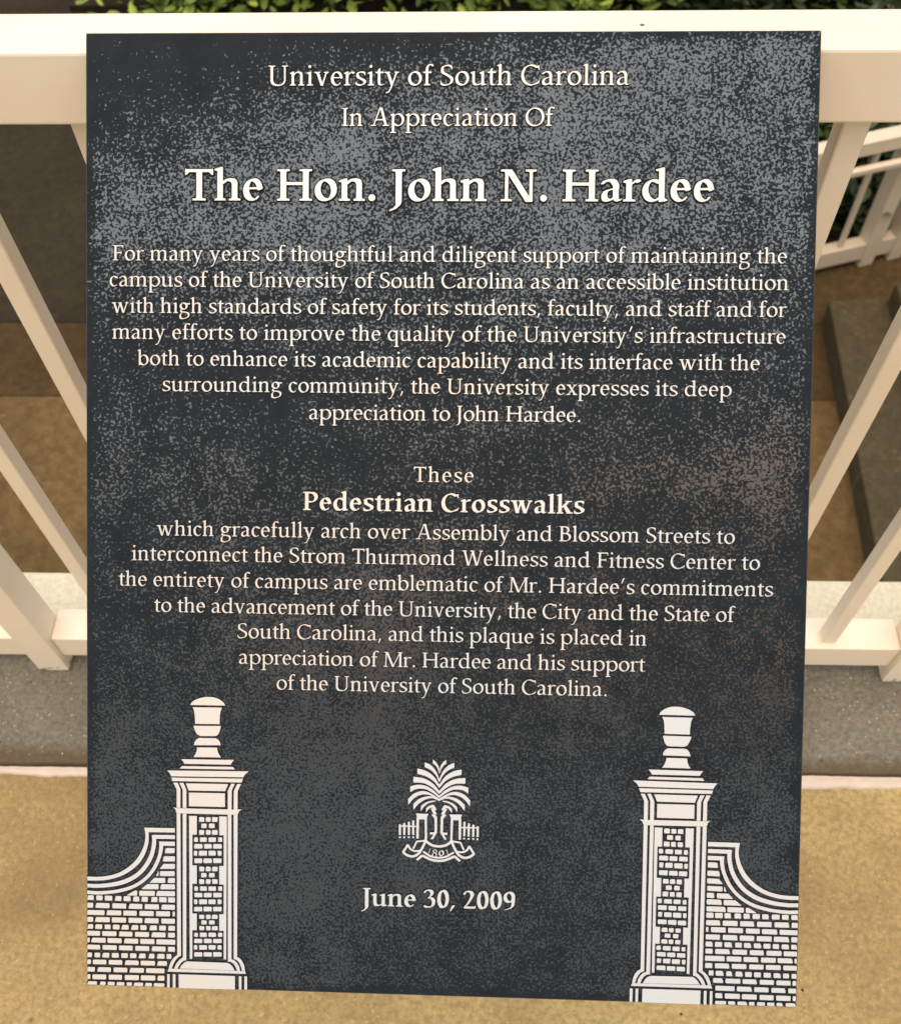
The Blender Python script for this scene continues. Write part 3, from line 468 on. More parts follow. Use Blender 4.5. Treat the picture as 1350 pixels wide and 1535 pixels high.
'B3':(500,[[112,-16,82,-12,58,-4,48,2,36,11,8,43,7,50,10,55,22,64,44,74,62,79,74,79,134,52,166,43,216,41,280,50,290,59,302,80,320,126,327,154,327,206,320,238,309,274,286,313,262,337,246,346,236,349,172,349,158,354,161,362,232,433,250,462,262,488,269,514,267,548,258,580,248,599,232,612,202,624,160,633,140,632,128,624,119,614,80,561,54,548,24,542,15,544,11,548,26,596,32,609,46,625,58,634,106,661,156,678,194,687,236,691,290,685,336,670,358,657,374,638,389,602,391,590,391,554,384,532,368,502,333,458,303,432,242,388,298,395,318,395,356,386,384,372,412,350,436,320,450,286,457,254,457,202,440,140,424,106,410,84,398,69,382,55,362,42,327,24,282,8,228,-5,188,-11,130,-17]]),
'B9':(500,[[68,-14,65,-10,68,-4,86,6,212,42,257,66,280,83,304,110,316,134,325,168,329,214,330,293,324,292,276,274,230,263,182,261,150,268,114,284,85,306,56,344,40,378,27,432,27,476,36,520,44,542,56,566,77,596,102,621,119,634,158,657,196,672,248,687,276,691,308,691,340,684,376,668,402,649,422,626,434,608,450,574,457,550,463,506,461,380,449,228,434,170,418,140,403,120,382,99,334,64,270,30,216,10,158,-3,78,-15],[275,322,285,322,298,337,309,354,324,390,329,408,334,454,329,500,318,536,306,560,291,582,270,603,254,614,234,624,215,630,205,630,192,614,171,578,164,556,155,504,159,458,172,416,184,392,199,370,220,349,236,338,256,328]]),
'BC':(722,[[314,-14,256,-4,216,10,184,26,134,61,111,84,90,112,74,138,54,180,42,214,33,250,27,300,27,334,31,374,38,406,50,446,76,502,105,546,146,589,200,628,247,654,318,680,364,691,396,695,442,695,470,691,524,674,562,654,582,651,600,651,650,666,660,667,661,598,663,588,663,520,660,515,634,516,607,582,594,594,548,576,516,573,467,604,442,618,392,635,370,639,318,639,296,633,268,615,245,594,218,561,198,528,182,494,163,432,157,390,157,336,161,300,176,244,188,214,202,186,226,149,246,125,284,89,312,70,344,54,396,39,444,39,468,46,518,76,542,88,564,95,586,98,654,164,672,161,674,156,642,71,546,23,541,24,543,40,540,43,488,16,442,0,396,-11,366,-15]]),
'BH':(833,[[38,-1,35,4,36,40,80,41,88,44,102,51,109,66,109,612,102,630,86,638,36,642,36,680,310,680,310,642,262,638,246,631,238,612,237,408,238,404,242,403,602,403,605,408,604,616,598,630,582,638,532,642,532,680,804,681,807,676,807,644,804,641,788,641,760,639,744,632,733,610,733,72,742,50,760,42,806,40,806,0,532,0,532,40,576,41,584,44,598,51,605,66,604,338,242,339,238,338,237,334,237,70,246,50,264,42,310,40,310,0]]),
'BJ':(389,[[18,-220,8,-216,7,-208,10,-203,30,-188,86,-162,100,-151,136,-115,146,-100,153,-82,153,-58,147,-16,147,614,140,630,124,638,68,642,67,678,72,681,258,681,350,681,354,680,355,676,354,642,302,638,286,630,279,614,279,-18,275,-24,268,-54,256,-77,221,-116,181,-150,156,-168,116,-190,52,-216,28,-221]]),
'BN':(833,[[570,-13,564,-6,190,570,186,573,185,68,193,50,212,42,268,40,269,2,264,-1,26,0,26,40,90,42,109,50,117,66,117,612,110,630,94,638,26,642,25,678,30,681,178,681,262,681,269,678,644,100,648,97,649,614,642,630,626,638,562,642,561,678,566,681,800,680,800,642,744,639,736,636,725,630,717,614,717,-10,712,-13]]),
'BP':(611,[[28,-1,25,4,26,40,70,41,78,44,92,51,99,66,99,612,92,630,76,638,26,642,26,680,314,681,319,678,319,660,322,658,350,670,370,676,382,679,406,679,438,672,462,664,494,648,516,633,545,604,560,580,574,542,579,514,577,476,568,444,556,418,535,388,514,367,474,338,442,319,410,306,356,290,332,287,326,283,232,283,227,280,228,68,236,50,254,42,310,40,310,0],[330,324,358,332,386,338,405,350,424,376,438,401,449,444,449,478,445,498,438,518,426,542,407,570,390,587,362,606,340,616,316,623,232,623,228,622,227,618,227,346,230,343,240,341,326,339,329,336]]),
'BT':(667,[[190,-1,187,4,188,40,244,42,263,50,271,66,271,614,266,617,116,617,55,556,24,555,21,560,21,686,24,689,64,681,476,681,604,681,642,689,645,684,645,560,642,555,611,556,552,617,404,617,399,614,399,70,408,50,426,42,482,40,483,2,478,-1]]),
'Ba':(500,[[108,-6,92,-2,68,11,56,28,48,48,41,84,41,112,46,144,56,172,80,201,108,220,134,234,176,250,290,280,291,326,278,352,248,392,222,414,198,423,158,423,146,420,113,386,78,370,60,365,40,365,32,368,29,372,55,412,68,425,88,438,128,456,191,474,234,481,266,483,294,483,320,478,344,468,360,457,394,419,418,376,425,350,421,286,415,258,415,148,417,138,415,86,420,62,426,46,434,38,460,53,476,58,488,59,492,54,458,22,438,12,392,-1,354,-1,334,6,322,13,296,41,246,18,206,4,158,-7],[221,52,228,52,260,64,288,78,291,82,291,250,286,252,252,243,212,228,187,216,178,198,173,180,171,122,182,80,195,62,202,58]]),
'Bd':(611,[[394,-11,391,-6,391,36,388,39,370,27,332,10,294,-2,258,-9,214,-9,190,-5,162,4,136,16,105,38,89,54,70,82,48,132,39,166,35,200,37,248,46,288,54,312,74,352,99,386,125,410,164,436,210,458,262,474,288,479,328,479,356,472,390,459,391,556,390,638,382,646,372,651,322,654,322,684,376,702,464,727,502,731,512,731,515,728,515,84,530,58,572,48,575,42,574,18,518,3,512,-1,484,-1],[299,46,324,46,362,74,391,88,391,382,388,385,364,379,352,380,300,413,263,424,233,424,215,406,193,374,180,344,167,296,165,232,170,204,182,164,196,134,212,109,239,80,255,66,276,54]]),
'Be':(500,[[198,-6,172,-2,148,6,128,16,94,41,68,74,56,98,46,126,37,164,33,198,33,230,37,264,44,294,54,324,72,360,93,390,118,415,142,432,208,464,274,481,314,481,326,479,352,470,376,456,392,443,410,423,422,404,440,366,450,334,454,309,456,296,466,295,469,292,462,252,458,249,442,248,414,234,386,225,364,223,354,226,350,230,346,244,342,247,200,245,164,242,163,230,169,194,184,147,202,112,220,83,252,54,274,44,290,42,306,53,344,92,378,105,392,104,397,100,367,56,356,45,328,26,284,6,254,-2,224,-7],[166,288,222,287,336,292,332,308,317,342,293,376,274,395,258,406,238,416,224,421,218,420,194,386,178,350,167,310]]),
'Bh':(611,[[14,-1,11,4,12,40,42,41,50,44,64,51,71,66,71,634,65,644,54,650,8,654,7,680,10,685,58,702,142,726,180,731,194,730,196,400,200,404,208,430,218,441,246,459,288,474,346,485,386,485,422,481,458,472,472,466,488,455,499,440,510,410,519,370,517,272,518,68,526,50,544,42,582,40,582,0,334,0,334,40,364,41,372,44,386,51,393,66,393,340,397,348,382,382,370,399,359,408,328,419,294,423,285,420,273,408,198,356,195,352,195,70,206,49,224,41,254,40,254,0]]),
'Bi':(333,[[38,-1,35,4,36,40,74,41,82,44,96,51,103,66,103,384,101,390,90,400,44,403,32,406,31,434,34,437,58,444,162,474,220,482,226,482,227,478,227,70,236,50,254,42,294,40,295,2,290,-1],[148,574,138,576,122,584,106,600,94,626,93,652,102,674,122,696,140,705,172,707,194,698,214,680,226,654,227,628,218,606,200,586,172,573]]),
'Bk':(611,[[12,-1,9,4,10,40,42,41,50,44,64,51,71,66,71,634,65,644,54,650,8,654,8,684,58,702,144,727,182,731,192,731,195,728,196,265,201,266,365,424,362,427,330,428,330,468,556,469,566,469,569,466,568,428,459,426,364,296,539,44,544,41,610,40,610,0,370,0,369,38,375,44,264,238,260,240,198,206,195,200,196,68,206,49,224,41,256,40,256,0]]),
'Bl':(333,[[38,-1,35,4,36,40,74,41,82,44,96,51,103,66,103,634,97,644,86,650,32,654,31,682,35,686,48,690,166,724,220,731,226,730,227,726,227,70,236,50,254,42,294,40,295,2,290,-1]]),
'Bn':(611,[[14,-1,11,4,12,40,42,41,50,44,64,51,71,66,71,384,69,390,58,400,18,403,8,406,7,434,14,438,68,456,130,474,190,483,194,482,195,478,196,400,200,404,208,430,228,448,270,468,328,483,386,485,442,477,472,466,487,456,495,446,504,428,510,410,519,372,517,344,517,70,526,50,538,45,546,41,582,40,583,4,580,-1,334,0,334,40,364,41,372,44,386,51,393,66,393,340,397,348,382,382,370,399,359,408,328,419,292,423,198,356,195,352,195,70,206,49,224,41,254,40,254,0]]),
'Bo':(556,[[204,-10,170,-2,124,22,87,56,68,84,54,112,44,140,33,198,35,248,46,294,66,340,86,371,114,401,148,426,188,448,248,470,298,481,352,480,386,472,432,448,469,414,488,386,510,336,517,306,523,258,515,194,510,176,490,130,470,99,442,69,408,44,368,22,308,0,258,-11],[311,48,324,48,345,68,360,90,376,122,387,160,393,208,387,268,375,310,356,344,339,368,322,385,298,402,274,414,245,422,232,422,211,402,196,380,180,348,170,316,163,280,165,218,170,196,182,160,200,126,217,102,234,85,258,68,282,56]]),
'Br':(389,[[16,-1,13,4,14,40,46,41,54,44,68,51,75,66,75,384,73,390,62,400,22,403,12,406,12,436,72,456,134,474,196,483,199,478,199,402,202,399,246,443,262,454,304,472,324,477,340,477,350,477,366,472,389,460,396,444,384,429,346,410,308,399,285,400,280,406,278,415,274,415,218,371,199,352,199,70,208,50,226,42,276,40,276,0]]),
'Bs':(444,[[116,-12,78,-6,54,4,40,17,18,54,19,62,37,78,38,128,56,128,68,86,84,84,136,52,174,43,222,43,276,54,285,66,292,86,293,112,286,129,266,146,146,209,88,234,76,241,65,252,57,270,59,336,51,374,51,394,54,402,63,418,90,438,118,452,146,462,188,473,228,479,284,483,310,482,336,481,362,476,382,468,394,458,400,446,411,410,402,399,385,388,384,346,364,346,358,382,343,384,316,409,298,420,282,425,260,427,178,425,168,422,167,410,177,362,177,344,182,318,189,304,208,290,278,260,350,220,388,195,405,178,412,164,415,154,415,128,410,110,398,86,380,65,352,46,306,24,250,6,194,-7,144,-13]]),
'Bt':(333,[[172,-8,144,2,121,20,110,40,105,56,104,70,99,82,99,410,94,413,20,414,19,462,24,465,96,467,99,472,100,534,202,591,220,591,223,588,223,508,223,472,226,467,312,469,316,468,317,464,312,414,228,413,223,410,223,148,228,76,240,48,254,36,280,33,332,51,342,50,345,46,342,40,312,20,272,2,222,-9]]),
'Bu':(611,[[394,-11,391,-6,391,42,388,45,344,24,290,7,188,-9,160,-9,142,-4,122,7,96,35,82,62,75,86,75,144,73,154,73,384,60,398,20,401,8,404,7,432,10,435,56,450,132,472,194,481,197,476,197,208,199,198,199,136,206,108,220,82,230,68,247,52,260,47,328,55,343,60,391,104,391,384,378,398,338,401,326,404,326,434,374,450,450,472,512,481,515,476,515,84,530,58,582,48,585,44,585,20,582,17,518,3,512,-1,484,-1]]),
'Bw':(833,[[192,-9,188,0,84,398,80,401,58,402,50,418,34,426,4,430,3,464,6,469,252,468,252,430,220,426,210,422,209,418,274,166,276,159,278,159,341,396,334,414,330,419,316,426,288,430,288,468,502,468,502,430,480,423,476,420,475,416,561,122,562,118,564,118,572,138,672,420,671,424,664,427,628,430,627,464,630,469,798,469,801,464,801,434,798,429,776,427,760,420,748,402,730,401,724,392,592,20,597,-8,470,-8,380,298,376,304,307,44,317,-8]])}
LINES = [
(0,'University of South Carolina',-123.39,246.69,298.99,19.46),
(0,'In Appreciation Of',-72.47,145.23,271.67,17.37),
(1,'The Hon. John N. Hardee',-180.82,362.16,220.79,31.33),
(0,'For many years of thoughtful and diligent support of maintaining the',-231.54,462.88,179.58,15.00),
(0,'campus of the University of South Carolina as an accessible institution',-233.77,466.44,161.62,15.00),
(0,'with high standards of safety for its students, faculty, and staff and for',-232.31,464.55,143.45,15.00),
(0,'many efforts to improve the quality of the University’s infrastructure',-231.95,463.73,125.36,15.00),
(0,'both to enhance its academic capability and its interface with the',-214.16,428.94,107.21,15.00),
(0,'surrounding community, the University expresses its deep',-196.56,392.81,89.26,15.00),
(0,'appreciation to John Hardee.',-93.58,187.29,70.70,15.00),
(0,'These',-20.34,41.34,28.26,15.00),
(1,'Pedestrian Crosswalks',-97.40,195.00,7.62,18.60),
(0,'which gracefully arch over Assembly and Blossom Streets to',-200.54,401.24,-11.56,15.00),
(0,'interconnect the Strom Thurmond Wellness and Fitness Center to',-218.09,436.32,-29.29,15.00),
(0,'the entirety of campus are emblematic of Mr. Hardee’s commitments',-227.41,454.98,-47.43,15.00),
(0,'to the advancement of the University, the City and the State of',-202.14,404.40,-65.50,15.00),
(0,'South Carolina, and this plaque is placed in',-142.91,284.78,-82.99,15.00),
(0,'appreciation of Mr. Hardee and his support',-141.89,283.42,-101.21,15.00),
(0,'of the University of South Carolina.',-115.22,230.31,-118.87,15.00),
(1,'June 30, 2009',-54.21,108.17,-271.34,18.60)]
ART = [
('finial',[-175.97,-130.21,-175.69,-129.6,-175.09,-128.91,-173.62,-127.89,-171.64,-126.87,-169.18,-126.06,-166.72,-125.48,-164.93,-125.24,-163.27,-125.22,-161.33,-125.26,-159.33,-125.53,-157.26,-126.17,-155.38,-127.02,-153.94,-128.02,-152.91,-128.93,-152.5,-129.39,-152.32,-129.71,-151.72,-131.07,-176.56,-131.2]),
('finial',[-174.78,-132.74,-153.89,-132.59,-154.96,-135.37,-155.44,-138.83,-155.61,-144.35,-172.97,-144.53,-173.19,-139.21,-173.69,-135.28]),
('finial',[-174.16,-145.93,-154.62,-145.7,-155.01,-147.68,-155.99,-150.86,-157.56,-152.67,-159.23,-153,-169.1,-153.12,-171.37,-152.19,-172.96,-149.56,-173.76,-147.6]),
('finial',[-173.92,-159.75,-173.14,-157.16,-171.76,-155.35,-170.08,-154.53,-158.24,-154.46,-156.36,-155.6,-155.17,-157.35,-154.77,-159.41]),
('finial',[-171.55,-161.27,-157.33,-161.15,-156.93,-163.51,-156.13,-165.66,-154.44,-168.09,-174.1,-168.25,-172.52,-165.84,-171.84,-163.85]),
('cornice',[-182.95,-169.97,-144.98,-169.64,-146.35,-170.95,-147.57,-173.09,-180.5,-173.22,-181.57,-171.31]),
('cornice',[-182.34,-174.91,-146.1,-174.62,-144.49,-176.41,-183.85,-176.7]),
('cornice',[-192.77,-178.29,-134.65,-177.56,-137.38,-179.82,-138.52,-181.87,-189.91,-182.36,-191.07,-180.27]),
('cornice',[-189.82,-183.28,-138.74,-182.88,-139.78,-185.66,-189.17,-185.74]),
('cornice',[-179.51,-187.17,-149.3,-186.99,-151.49,-192.06,-177.47,-192.27]),
('panel',[-177.28,-193.74,-151.57,-193.67,-151.53,-203.42,-177.26,-203.51]),
('moulding',[-188.43,-186.92,-185.39,-186.85,-183.36,-191.36,-183.33,-204.86,-186,-204.83,-186.03,-191.75]),
('moulding',[-184.11,-186.91,-181.16,-186.93,-179.08,-191.95,-179.05,-204.84,-181.67,-204.82,-181.8,-191.64]),
('moulding',[-147.11,-186.67,-144.54,-186.7,-146.72,-191.39,-146.85,-205.14,-149.51,-205.12,-149.56,-191.92]),
('moulding',[-142.8,-186.75,-140.1,-186.68,-142.5,-191.74,-142.54,-205.13,-145.29,-205.1,-145.25,-191.81]),
('belt',[-188.4,-204.43,-186,-205.11,-142.45,-205.12,-139.7,-204.69,-141.61,-206.48,-142.52,-208.81,-185.99,-208.8,-186.83,-206.24]),
('moulding',[-185.99,-208.89,-183.32,-208.91,-182.7,-311.52,-184.19,-312.32,-186.01,-314.09,-187.61,-316.51,-188.78,-319.24,-189.31,-320.98,-191.55,-321.05,-190.92,-318.77,-190.07,-316.32,-188.57,-313.85,-186.87,-312.08,-185.37,-311.06]),
('moulding',[-181.67,-208.97,-179.04,-208.99,-178.85,-314.52,-180.66,-315.01,-182.42,-316.46,-184.18,-318.83,-185.24,-320.96,-187.49,-321.03,-186.85,-318.91,-185.47,-316.45,-183.76,-314.51,-181.31,-312.66]),
('moulding',[-149.49,-208.89,-146.92,-208.92,-146.43,-312.88,-144.3,-313.67,-142.27,-315.65,-140.82,-318.29,-140.22,-321.07,-142.46,-321.14,-143.43,-318.37,-145.04,-316,-146.96,-314.83,-148.98,-314.67]),
('moulding',[-145.27,-208.88,-142.52,-208.9,-142.4,-311.14,-140.26,-312.36,-138.66,-314.25,-137.37,-317.11,-136.71,-321.06,-138.73,-321.07,-139.6,-317.98,-141.1,-315.07,-142.81,-313.3,-144.84,-312.61]),
('moulding',[-191.55,-321.16,-189.31,-321.14,-185.24,-321.13,-142.46,-321.24,-136.71,-321.23,-135.96,-323.19,-192.41,-323.34]),
('base_block',[-178.52,-315.48,-149.51,-315.66,-147.48,-316.45,-145.61,-318.17,-144.16,-321.08,-183.75,-320.81,-182.15,-318.23,-180.28,-316.39]),
('base_block',[-184.38,-325.03,-143.93,-325.05,-143.89,-334.79,-184.25,-335.09]),
('moulding',[-192.62,-325.18,-190.8,-325.18,-190.78,-335.05,-192.6,-335.09]),
('moulding',[-188.55,-325.11,-186.63,-325.1,-186.61,-335.03,-188.53,-335.09]),
('moulding',[-141.06,-325.07,-139.25,-325.07,-139.2,-334.75,-141.02,-334.81]),
('moulding',[-137.12,-325.05,-135.2,-325.05,-135.16,-334.73,-137.07,-334.79]),
('panel',[-177.16,-210.35,-171.61,-210.41,-171.57,-223.72,-174.74,-223.81,-174.69,-245.91,-171.51,-245.83,-171.47,-259.09,-174.65,-259.18,-174.6,-280.67,-171.41,-280.58,-171.38,-292.59,-174.57,-292.69,-174.51,-313.35,-176.31,-313.61]),
('panel',[-150.13,-210.26,-155.57,-210.3,-155.52,-223.8,-152.36,-223.72,-152.27,-245.8,-155.44,-245.89,-155.4,-259.14,-152.22,-259.06,-152.14,-280.52,-155.32,-280.61,-155.27,-292.62,-152.1,-292.52,-152.02,-313.16,-150.23,-313.21]),
('pillar_brick',[-169.53,-211.1,-166.65,-211.18,-166.26,-211.56,-166.24,-214.05,-166.64,-214.45,-169.62,-214.5,-169.97,-214.04,-169.92,-211.56]),
('pillar_brick',[-164.67,-211.05,-162.1,-211.06,-161.7,-211.45,-161.8,-213.93,-162.09,-214.34,-164.76,-214.31,-165.23,-213.92,-165.07,-211.43]),
('pillar_brick',[-160.32,-210.87,-157.15,-210.94,-156.76,-211.32,-156.81,-213.81,-157.14,-214.21,-160.41,-214.39,-160.69,-213.8,-160.71,-211.32]),
('pillar_brick',[-168.03,-215.75,-165.06,-215.7,-164.66,-216.09,-164.66,-218.48,-165.05,-218.88,-168.12,-218.99,-168.24,-218.47,-168.42,-216.09]),
('pillar_brick',[-162.48,-215.57,-159.31,-215.56,-158.92,-215.94,-158.82,-218.33,-159.3,-218.73,-162.57,-218.82,-162.99,-218.33,-162.88,-215.95]),
('pillar_brick',[-169.5,-220.42,-166.63,-220.41,-166.23,-220.8,-166.33,-223.29,-166.62,-223.69,-169.59,-223.82,-169.93,-223.28,-169.89,-220.8]),
('pillar_brick',[-164.65,-220.22,-162.07,-220.3,-161.67,-220.68,-161.78,-223.17,-162.06,-223.58,-164.73,-223.72,-165.02,-223.16,-165.04,-220.67]),
('pillar_brick',[-160.29,-220.19,-157.12,-220.17,-156.72,-220.56,-156.62,-223.04,-157.11,-223.45,-160.38,-223.57,-160.88,-223.05,-160.68,-220.56]),
('pillar_brick',[-172.95,-225.73,-171.17,-225.8,-170.77,-226.19,-170.69,-228.58,-171.16,-228.99,-173.04,-229.02,-173.56,-228.55,-173.35,-226.16]),
('pillar_brick',[-168.99,-225.72,-164.83,-225.64,-164.43,-226.02,-164.52,-228.41,-164.82,-228.82,-169.08,-228.86,-169.24,-228.44,-169.38,-226.05]),
('pillar_brick',[-162.85,-225.58,-158.29,-225.47,-157.89,-225.85,-157.9,-228.24,-158.28,-228.65,-162.93,-228.79,-163.13,-228.28,-163.24,-225.89]),
('pillar_brick',[-155.91,-225.31,-153.74,-225.35,-153.34,-225.73,-153.36,-228.12,-153.72,-228.53,-156,-228.56,-156.34,-228.1,-156.31,-225.71]),
('pillar_brick',[-172.94,-230.54,-167.98,-230.49,-167.59,-230.88,-167.48,-233.27,-167.97,-233.68,-173.03,-233.85,-173.54,-233.33,-173.34,-230.93]),
('pillar_brick',[-166,-230.41,-161.34,-230.32,-160.95,-230.71,-160.82,-233.09,-161.33,-233.5,-166.09,-233.66,-166.22,-233.13,-166.4,-230.75]),
('pillar_brick',[-159.46,-230.24,-154.11,-230.13,-153.72,-230.52,-153.59,-232.9,-154.1,-233.31,-159.55,-233.54,-159.88,-232.97,-159.86,-230.58]),
('pillar_brick',[-173.23,-235.45,-171.54,-235.47,-171.14,-235.85,-171.21,-238.44,-171.53,-238.85,-173.32,-238.97,-173.65,-238.41,-173.62,-235.82]),
('pillar_brick',[-169.56,-235.27,-164.6,-235.28,-164.2,-235.67,-164.3,-238.26,-164.59,-238.67,-169.64,-238.87,-170.19,-238.32,-169.95,-235.72]),
('pillar_brick',[-162.81,-235.05,-158.45,-235.12,-158.06,-235.5,-157.97,-238.09,-158.44,-238.5,-162.9,-238.6,-163.03,-238.13,-163.21,-235.54]),
('pillar_brick',[-156.37,-234.92,-154.29,-235.01,-153.9,-235.39,-153.82,-237.98,-154.28,-238.39,-156.46,-238.52,-156.53,-237.95,-156.77,-235.37]),
('pillar_brick',[-172.91,-240.9,-167.95,-240.85,-167.55,-241.24,-167.66,-243.73,-167.94,-244.14,-173,-244.32,-173.22,-243.78,-173.31,-241.29]),
('pillar_brick',[-166.27,-240.78,-161.21,-240.67,-160.81,-241.05,-160.69,-243.54,-161.2,-243.95,-166.36,-244.09,-166.9,-243.61,-166.66,-241.11]),
('pillar_brick',[-159.53,-240.48,-154.18,-240.48,-153.78,-240.86,-153.87,-243.36,-154.16,-243.76,-159.61,-243.93,-159.68,-243.41,-159.92,-240.93]),
('pillar_brick',[-169.42,-246.69,-166.55,-246.77,-166.15,-247.16,-166.16,-249.58,-166.54,-249.99,-169.51,-250.09,-169.64,-249.57,-169.82,-247.16]),
('pillar_brick',[-164.56,-246.53,-161.98,-246.65,-161.59,-247.03,-161.49,-249.45,-161.97,-249.86,-164.65,-249.9,-165.18,-249.45,-164.96,-247.03]),
('pillar_brick',[-160.2,-246.58,-157.03,-246.51,-156.63,-246.9,-156.65,-249.32,-157.02,-249.72,-160.29,-249.81,-160.6,-249.32,-160.59,-246.91]),
('pillar_brick',[-167.92,-251.22,-164.94,-251.21,-164.55,-251.6,-164.52,-253.92,-164.94,-254.33,-168.01,-254.43,-168.37,-253.93,-168.32,-251.6]),
('pillar_brick',[-162.37,-251.13,-159.19,-251.05,-158.79,-251.44,-158.78,-253.76,-159.18,-254.17,-162.45,-254.25,-162.86,-253.77,-162.76,-251.45]),
('pillar_brick',[-169.4,-255.77,-166.52,-255.84,-166.12,-256.23,-166.16,-258.65,-166.51,-259.06,-169.49,-259.24,-169.8,-258.65,-169.79,-256.23]),
('pillar_brick',[-164.53,-255.69,-161.95,-255.71,-161.56,-256.1,-161.67,-258.52,-161.94,-258.93,-164.62,-258.99,-164.96,-258.52,-164.93,-256.09]),
('pillar_brick',[-160.17,-255.47,-157,-255.58,-156.6,-255.96,-156.56,-258.38,-156.98,-258.79,-160.26,-258.91,-160.34,-258.39,-160.56,-255.97]),
('pillar_brick',[-172.86,-261.1,-171.07,-261.12,-170.67,-261.51,-170.67,-263.8,-171.06,-264.21,-172.95,-264.3,-173.18,-263.77,-173.26,-261.48]),
('pillar_brick',[-168.89,-261,-164.72,-260.94,-164.32,-261.33,-164.25,-263.62,-164.71,-264.04,-168.98,-264.06,-169.06,-263.66,-169.28,-261.37]),
('pillar_brick',[-162.73,-260.82,-158.17,-260.76,-157.77,-261.15,-157.65,-263.44,-158.16,-263.85,-162.82,-263.93,-163.1,-263.49,-163.13,-261.2]),
('pillar_brick',[-155.79,-260.61,-153.61,-260.63,-153.21,-261.02,-153.24,-263.31,-153.59,-263.72,-155.88,-263.76,-156.08,-263.29,-156.18,-261]),
('pillar_brick',[-172.85,-265.69,-167.88,-265.68,-167.48,-266.06,-167.45,-268.36,-167.87,-268.77,-172.94,-268.87,-173.18,-268.42,-173.24,-266.13]),
('pillar_brick',[-165.89,-265.57,-161.23,-265.49,-160.83,-265.88,-160.94,-268.17,-161.22,-268.58,-165.98,-268.73,-166.4,-268.23,-166.29,-265.93]),
('pillar_brick',[-159.34,-265.3,-153.98,-265.28,-153.59,-265.67,-153.65,-267.96,-153.97,-268.37,-159.43,-268.59,-159.6,-268.03,-159.74,-265.74]),
('pillar_brick',[-173.13,-270.4,-171.44,-270.52,-171.04,-270.91,-171.05,-273.4,-171.43,-273.81,-173.22,-273.9,-173.32,-273.36,-173.53,-270.88]),
('pillar_brick',[-169.46,-270.33,-164.49,-270.32,-164.09,-270.71,-164.12,-273.2,-164.48,-273.61,-169.54,-273.82,-169.81,-273.26,-169.85,-270.77]),
('pillar_brick',[-162.7,-270.24,-158.33,-270.14,-157.93,-270.53,-158.01,-273.02,-158.32,-273.43,-162.79,-273.53,-163.16,-273.07,-163.1,-270.58]),
('pillar_brick',[-156.25,-270.06,-154.17,-270.03,-153.77,-270.41,-153.77,-272.9,-154.15,-273.31,-156.34,-273.32,-156.45,-272.88,-156.64,-270.4]),
('pillar_brick',[-172.82,-275.79,-167.85,-275.74,-167.45,-276.13,-167.52,-278.52,-167.84,-278.93,-172.91,-279.14,-173.38,-278.59,-173.22,-276.19]),
('pillar_brick',[-166.16,-275.53,-161.09,-275.55,-160.7,-275.93,-160.74,-278.33,-161.08,-278.74,-166.25,-278.95,-166.62,-278.4,-166.56,-276]),
('pillar_brick',[-159.41,-275.46,-154.05,-275.34,-153.65,-275.73,-153.68,-278.12,-154.04,-278.53,-159.5,-278.62,-159.69,-278.2,-159.8,-275.81]),
('pillar_brick',[-169.32,-281.49,-166.44,-281.44,-166.04,-281.83,-166.09,-283.93,-166.43,-284.34,-169.41,-284.4,-169.67,-283.94,-169.72,-281.84]),
('pillar_brick',[-164.45,-281.27,-161.87,-281.31,-161.47,-281.7,-161.49,-283.8,-161.86,-284.21,-164.54,-284.37,-164.67,-283.79,-164.85,-281.7]),
('pillar_brick',[-160.08,-281.06,-156.9,-281.17,-156.51,-281.55,-156.39,-283.65,-156.89,-284.07,-160.17,-284.24,-160.71,-283.68,-160.48,-281.57]),
('pillar_brick',[-167.82,-285.43,-164.84,-285.46,-164.44,-285.85,-164.32,-287.86,-164.83,-288.27,-167.91,-288.45,-168.07,-287.87,-168.22,-285.86]),
('pillar_brick',[-162.25,-285.33,-159.08,-285.29,-158.68,-285.68,-158.59,-287.69,-159.07,-288.1,-162.34,-288.23,-162.65,-287.71,-162.65,-285.69]),
('pillar_brick',[-169.3,-289.6,-166.42,-289.66,-166.02,-290.04,-166.05,-292.15,-166.41,-292.56,-169.39,-292.59,-169.48,-292.15,-169.7,-290.05]),
('pillar_brick',[-164.43,-289.51,-161.84,-289.52,-161.44,-289.91,-161.49,-292.01,-161.83,-292.42,-164.52,-292.57,-164.59,-292,-164.82,-289.91]),
('pillar_brick',[-160.05,-289.45,-156.88,-289.37,-156.48,-289.76,-156.42,-291.86,-156.87,-292.28,-160.14,-292.46,-160.64,-291.89,-160.45,-289.78]),
('pillar_brick',[-172.77,-294.59,-170.98,-294.56,-170.58,-294.95,-170.55,-297.11,-170.97,-297.53,-172.86,-297.48,-173.28,-297.09,-173.17,-294.92]),
('pillar_brick',[-168.79,-294.33,-164.61,-294.37,-164.21,-294.76,-164.26,-296.92,-164.6,-297.34,-168.88,-297.5,-169.19,-296.97,-169.19,-294.8]),
('pillar_brick',[-162.62,-294.19,-158.05,-294.17,-157.65,-294.56,-157.54,-296.72,-158.04,-297.14,-162.71,-297.3,-162.93,-296.78,-163.02,-294.62]),
('pillar_brick',[-155.67,-293.95,-153.48,-294.04,-153.08,-294.42,-152.98,-296.59,-153.47,-297,-155.76,-297.07,-156.2,-296.58,-156.06,-294.41]),
('pillar_brick',[-172.76,-298.95,-167.78,-298.93,-167.38,-299.31,-167.45,-301.48,-167.77,-301.9,-172.85,-302.06,-173.31,-301.56,-173.15,-299.39]),
('pillar_brick',[-165.79,-298.7,-161.12,-298.73,-160.72,-299.11,-160.64,-301.28,-161.11,-301.69,-165.88,-301.92,-166.33,-301.35,-166.19,-299.18]),
